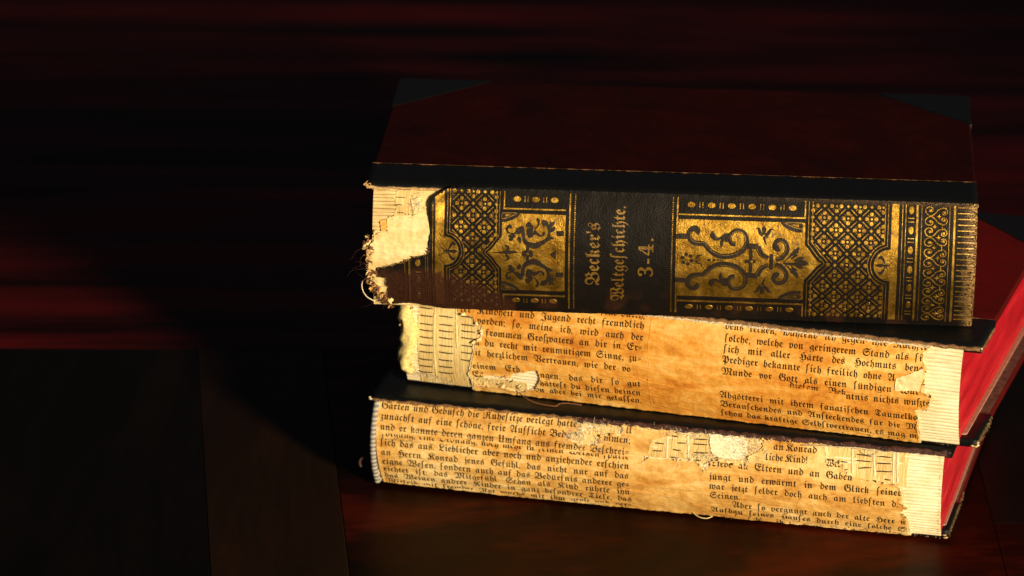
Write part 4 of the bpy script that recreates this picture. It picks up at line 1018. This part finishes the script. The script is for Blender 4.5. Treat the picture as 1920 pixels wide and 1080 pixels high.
# loose board edge: woven threads along the upper board
front_edge(B, -22, 92, 800, -1.2, 38.6, .075, .8, M['fluff'], 'frayed_edge', 51)
front_edge(B, -30, 109, 900, -.7, 39.3, .06, .6, M['fray'], 'frayed_edge', 52)
extrude(B, 'frayed_roll', [(.4, 38.4), (-.7, 38.6), (-1.1, 39.1), (-.8, 39.7), (.4, 39.9), (1.0, 38.7)], -22, 109.5, M['fraydark'], 300, .6, seed=9)
extrude(B, 'frayed_roll', [(.3, 37.9), (-1.0, 38.0), (-1.5, 38.35), (-1.1, 38.7), (.6, 38.7)], -16, 92, M['fuzz'], 300, .3, seed=29)
front_edge(B, -60, 105, 260, .2, 1.0, .05, .5, M['fray'], 'frayed_edge', 53, (0, -.8, -.4))
for x, z in ((109.0, 38.3), (108.2, 37.6), (109.3, 1.8), (108.6, 1.0), (107.6, 1.2)):
    for k in range(3): flake(B, 'worn_corner', x + B.L / 2 + rnd.uniform(-1, .8), 0, 0, 0.01, M['fray'], 1) if False else None
def corner_flakes(bk, x, y, z, n, s, seed, mats=('fray', 'fuzz', 'fray')):
    r2 = random.Random(seed)
    for k in range(n):
        V = []; F = []; m = 7; c = Vector((x + r2.uniform(-1.6, .6), y + r2.uniform(-.5, 1.2), z + r2.uniform(-.9, .9)))
        ph = r2.uniform(0, 6)
        for q, (r, d) in enumerate(((.05, .5), (.8, .3), (1, -.1), (.6, -.4), (.05, -.5))):
            for i in range(m):
                t = 6.2832 * i / m + ph; w = 1 + .6 * nz(math.cos(t) * 2 + k * 3 + seed, math.sin(t) * 2, q)
                V.append(((c.x + s * r * w * math.cos(t)) * MM, (c.y + s * .6 * r * w * math.sin(t)) * MM, (c.z + s * d) * MM))
        for q in range(4):
            for i in range(m): F.append((q * m + i, q * m + (i + 1) % m, (q + 1) * m + (i + 1) % m, (q + 1) * m + i))
        mesh_obj('worn_corner', V, F, M[r2.choice(mats)], bk.root, True)
corner_flakes(B, 109.6, .6, 38.4, 8, .7, 3); corner_flakes(B, 109.4, .4, 1.6, 8, .8, 4)
S_ = [((109.8 * MM, rnd.uniform(0, 25) * MM, (38.6 + rnd.uniform(-1, .6)) * MM), (.5, rnd.uniform(-.6, .6), rnd.uniform(-.6, .4))) for i in range(170)]
fibres(B, 'frayed_end', S_, M['fray'], .05, .7, .7, 4, 61)
S_ = [((109.8 * MM, rnd.uniform(0, 28) * MM, (2.0 + rnd.uniform(-1.4, 1.2)) * MM), (.5, rnd.uniform(-.6, .6), rnd.uniform(-.6, .4))) for i in range(170)]
fibres(B, 'frayed_end', S_, M['fray'], .05, .7, .7, 4, 62)
# creases in the bare paper between the columns
crease(B, [(96.5, 1.5), (96.8, 8), (96.4, 13), (96.9, 19)], hB, M['paperB'], .55, .22)
crease(B, [(96.3, 24), (97.0, 30), (97.2, 36)], hB, M['paperB'], .5, .2)
crease(B, [(80, 13.5), (92, 14.4), (103, 15.2), (112, 16.0)], hB, M['paperB'], .7, .16)
crease(B, [(50, 22.6), (66, 23.0), (80, 23.6), (92, 24.4), (100, 26.0), (118, 27)], hB, M['paperB'], .8, .2)
crease(B, [(118, 19.6), (140, 20.2), (165, 20.6), (190, 20.2)], hB, M['paperB'], .7, .18)
crease(B, [(118, 25.0), (150, 25.3), (185, 25.6)], hB, M['paperB'], .5, .12)

# ------------------------------------------------------------------ bottom book (C)
tc_ = cover(C, True, M['cloth_b'], 27.0, 3)
lc_ = cover(C, False, M['cloth_b'], 27.0, 3)
pages(C, 26, M['page'], 1.5, C.L - 2.6, 5, 4.2, C.H - 4.0, 23, .45)
plate(C, 'endpaper', round_rect(-C.L / 2 + 4, 4, C.L / 2 - 1.6, C.D - 4, 1.5), 3.45, 4.1, .15, M['endpaper'])
plate(C, 'pastedown', round_rect(-C.L / 2 + 3, 27.2, C.L / 2 - .9, C.D - 3, 1.5), 3.2, 3.42, .05, M['pastedown'], lc_)
VC = C.vmax
hC = lambda u, v: .72 + .15 * nz(u * .35, v, 50, .33) + .10 * nz(u, v, 57, .16) + (.06 + .16 * sstep(14, 28, v)) * nz(u * .25, v, 53, .8)
lcl = clampv(DATA['C_left'], -.2, VC); rcl = clampv(DATA['C_right'], -.2, VC)
HC = [clampv(DATA['C_hole1'], .35, VC), clampv(DATA['C_hole2'], .35, VC), ]
holesC = [rough([tuple(q) for q in h], .3, .5, 60 + i) for i, h in enumerate(HC)]
under = [rough([(u, v - .7 if v > 4 else v) for u, v in h], .4, .5, 80 + i) for i, h in enumerate(HC)]
torn_sheet(C, 'torn_under_paper', lcl, [(u + .8, v) for u, v in rcl], -.1, VC - .2, under, lambda u, v: hC(u, v) - .18, M['torn'], .5, 71.0, 1.5)
torn_sheet(C, 'spine_paper', lcl, rcl, -.2, VC, holesC, hC, M['paperC'], .3, 77.0)
mulC = [(78, .2), (118, .2), (160, .4), (204, .4), (204, 13), (175, 12), (160, 11), (120, 11.5), (98, 10), (78, 8)]
sheet(C, 'mull', rough(mulC, .4, .6, 91), [], lambda u, v: .22 + .12 * nz(u, v, 0, .7) + .08 * nz(u, v, 3, 2), .3, M['mull'], .8)
sheet(C, 'white_patch', rough(clampv(DATA['C_white'], .3, VC), .5, .5, 95), [], lambda u, v: .66 + .20 * math.sin(v * 4.6 + .4 * nz(u, v, 0, .4)) + .1 * nz(u, v, 0, 1.2), .5, M['white'], .35)
stitches(C, DATA['C_st'], .62, .25)
cords(C, DATA['C_cord'], .5, -.08, 'fuzz')
_pc = [(u, v + (6 if v > VC - .5 else 0)) for u, v in list(lcl[::-1]) + [(lcl[0][0], -3), (rcl[0][0], -3)] + list(rcl)]
def skipC(u, v): return any(inside((u, v), h) for h in holesC) or not inside((u, v), _pc)
for ln in DATA['text']:
    if ln[0] != 2: continue
    _, u0, v0, u1, v1, t, fade = ln
    text_line(C, 'text_line', t, u0, v0, u1, v1, 3.7, hC, M['ink' if v0 < 20 else 'inkC'], skipC, drop=(-9, .30) if t.startswith('sorgung') else None)
# headband on the left end
V = []; F = []
hp = [C.srf(2.4 - .4 * math.sin(math.pi * i / 40), .2 + (VC - .8) * i / 40, .35) for i in range(41)]
tube(V, F, hp, lambda t: .0012 * (1 + .08 * math.sin(t * 190)), 10)
mesh_obj('headband', V, F, M['headband'], C.root, True)
# curled end of a ribbon by the headband
V = []; F = []
tube(V, F, [tuple(x / 1000 for x in (-110.5 - 1.8 + 1.9 * math.cos(t), -1.0, 8.2 + 2.2 * math.sin(t))) for t in [R(-60 + i * 16) for i in range(19)]], .0005, 6)
mesh_obj('ribbon_end', V, F, M['fuzzp'], C.root, True)
# fuzzy torn leather along the upper edge and fluff in the holes
front_edge(C, -32, 109, 1900, -.6, 34.1, .075, 1.0, M['fuzzp'], 'torn_leather_fuzz', 71, (0, -.8, -.1), .9)
front_edge(C, -30, 105, 420, -.7, 33.6, .05, 1.2, M['fuzz'], 'pale_fuzz', 72, (0, -.8, -.2), .9)
front_edge(C, -108, -30, 520, -.5, 34.0, .055, .6, M['fray'], 'frayed_edge', 73)
extrude(C, 'frayed_roll', [(.4, 33.3), (-.5, 33.4), (-.9, 33.8), (-.6, 34.3), (.4, 34.5), (1.0, 33.5)], -109, -28, M['fraydark'], 220, .6, seed=41)
extrude(C, 'frayed_roll', [(.4, 32.8), (-.7, 33.1), (-1.3, 33.7), (-.9, 34.5), (.4, 34.8), (1.0, 33.2)], -30, 108, M['fuzzp'], 320, .8, seed=45)
S_ = []
for k in range(420):
    h = HC[rnd.choice((0, 0, 1))]; cu = rnd.choice(h); u = cu[0] + rnd.gauss(0, 1.6); v = max(.3, cu[1] + rnd.gauss(0, 1.0))
    S_.append((C.srf(u, v, .5), (rnd.uniform(-1, 1), -.6, rnd.uniform(-1, 1))))
fibres(C, 'white_fluff', S_, M['fluff'], .06, 1.8, .8, 6, 81)
S_ = []
for k in range(330):                                  # matted white shreds over the two big tears
    cu, cv, su, sv = rnd.choice(((82.5, 2.8, 3.6, 1.2), (79.5, 6.0, 2.2, 1.0), (131, 9.0, 5.0, .8), (141, 3.6, 3.0, 1.6), (120, 1.2, 8, .5)))
    S_.append((C.srf(rnd.gauss(cu, su), max(.4, rnd.gauss(cv, sv)), rnd.uniform(.3, 1.0)), (rnd.uniform(-1, 1), -.18, rnd.uniform(-.6, .6))))
fibres(C, 'white_fluff', S_, M['fluff'], .075, 2.6, .6, 7, 86)
S_ = [(C.srf(rnd.gauss(146, 3.0), abs(rnd.gauss(4.5, 2.6)) + .3, .5), (rnd.uniform(-1, 1), -.6, rnd.uniform(-1, 1))) for k in range(220)]
fibres(C, 'white_fluff', S_, M['fuzz'], .06, 2.0, .9, 6, 82)
for i in range(26):
    h = HC[rnd.choice((0, 1, 1))]; q = rnd.choice(h); flake(C, 'torn_flake', q[0] + rnd.gauss(0, 1), max(.6, q[1] + rnd.gauss(0, .8)), rnd.uniform(.4, .8), rnd.uniform(.4, 1.0), M[rnd.choice(['clump', 'fuzz', 'fuzzb', 'torn', 'cream'])], 200 + i)
fibres(C, 'torn_end_fibres', edge_seeds(C, [(215.5, 1), (216.4, 12), (216.4, 24), (216, 33)], .1, 130, (.3, -.8, 0)), M['fuzz'], .05, .8, .7, 4, 83)
corner_flakes(C, -109.2, .3, 33.6, 6, .7, 6); corner_flakes(C, 109.4, .3, 1.4, 6, .6, 7)
S_ = [((109.7 * MM, rnd.uniform(0, 40) * MM, (2.0 + rnd.uniform(-1.4, 1.2)) * MM), (.5, rnd.uniform(-.6, .6), rnd.uniform(-.6, .4))) for i in range(170)]
fibres(C, 'frayed_end', S_, M['fray'], .05, .6, .7, 4, 84)
front_edge(C, -40, 108, 240, .1, .9, .05, .6, M['fuzz'], 'frayed_edge', 85, (0, -.8, -.3))
crease(C, [(6, 9.8), (40, 10.1), (80, 10.6), (100, 10.7)], hC, M['paperC'], .6, .16)
crease(C, [(90, 21.2), (110, 21.6), (124, 21.0)], hC, M['paperC'], .6, .16)
crease(C, [(96, 25.0), (112, 25.4), (126, 25.0)], hC, M['paperC'], .6, .2)
# small lifted slips of paper curling out of the tears
def curl_flaps(bk, pts, toward, hf, m, n, seed, size=1.0):
    r3 = random.Random(seed)
    for k in range(n):
        i = r3.randrange(len(pts) - 1); t = r3.random(); a, b = pts[i], pts[i + 1]
        u = a[0] + (b[0] - a[0]) * t; v = a[1] + (b[1] - a[1]) * t
        du, dv = toward(u, v); l = math.hypot(du, dv) or 1; du, dv = du / l, dv / l; pu, pv = -dv, du
        ln = r3.uniform(.7, 2.0) * size; wd = r3.uniform(.6, 1.6) * size; up = r3.uniform(.4, 1.1); V = []; F = []
        for lay in (0, -.09):
            for y in range(5):
                for x in range(5):
                    q = y / 4; s = (x / 4 - .5) * wd * (1 - .55 * q) * (1 + .3 * nz(k * 3.1, y, x)); z = hf(u, v) + .05 + lay + up * ln * q ** 1.6 * .8 - .1 * (q < .01)
                    rr = ln * (q - .25 * q ** 3 * up) - .25 * size
                    V.append(bk.srf(u + du * rr + pu * s, v + dv * rr + pv * s, z + .12 * nz(x * 1.3, y * 1.3, k * 2.0)))
        for y in range(4):
            for x in range(4):
                c = y * 5 + x; F.append((c, c + 1, c + 6, c + 5)); c += 25; F.append((c, c + 5, c + 6, c + 1))
        ring = [x for x in range(5)] + [y * 5 + 4 for y in range(1, 5)] + [20 + x for x in range(3, -1, -1)] + [y * 5 for y in range(3, 0, -1)]
        for c, d in zip(ring, ring[1:] + ring[:1]): F.append((c, c + 25, d + 25, d))
        mesh_obj('curled_slip', V, F, M[m], bk.root, True)
def cen(P): return (sum(q[0] for q in P) / len(P), sum(q[1] for q in P) / len(P))
for bk, P, hf, m, n, sd in ((B, holesB[0], hB, 'paperB', 12, 1), (C, HC[0], hC, 'paperC', 12, 2), (C, HC[1], hC, 'paperC', 26, 3)):
    cc = cen(P); curl_flaps(bk, [tuple(q) for q in P], lambda u, v, cc=cc: (cc[0] - u, cc[1] - v), hf, m, n, sd)
curl_flaps(B, lb[1:-1], lambda u, v: (-1, .2), hB, 'torn', 9, 4); curl_flaps(B, rb[1:-1], lambda u, v: (1, .2), hB, 'torn', 9, 5)
curl_flaps(C, rcl[2:-1], lambda u, v: (1, -.4), hC, 'torn', 14, 6)
curl_flaps(A, [tuple(q) for q in DATA['A_liner'][:8]], lambda u, v: (.2, -1), hl, 'cream', 8, 7); curl_flaps(A, tear[9:17], lambda u, v: (-.4, -1), hA, 'fuzzb', 10, 8, .7)
# loose threads between the books
def thread(bk, name, pts, r, m):
    V = []; F = []; tube(V, F, [q[:3] for q in catmull([tuple(x / 1000 for x in q) for q in pts], .0006)], r * MM, 5); mesh_obj(name, V, F, M[m], bk.root, True)
thread(B, 'loose_thread', [(-64, -2, 2.0), (-60, -5.0, 1.2), (-56, -6.2, .5), (-51, -6.8, .3), (-48, -6.6, .4), (-47.2, -5.6, 1.0), (-44, -4.8, 1.3), (-39, -4.2, 1.0)], .22, 'fuzzb')
thread(C, 'loose_thread', [(55, -2.5, 33.0), (60, -4.5, 34.0), (67, -5.0, 34.6), (76, -4.6, 34.9), (84, -4.2, 34.2), (90, -4.4, 34.4)], .16, 'fuzz')
thread(C, 'loose_thread', [(78, -3.5, 33.6), (81, -5.2, 32.6), (85, -5.4, 33.2), (86, -4.6, 34.4)], .16, 'fuzz')
thread(C, 'loose_thread', [(14, -1.0, 1.5), (17, -3.0, .6), (20, -3.4, .5), (22, -2.6, 1.2)], .2, 'cord')

COL.objects.unlink(_to); bpy.data.objects.remove(_to); bpy.data.curves.remove(_tc)
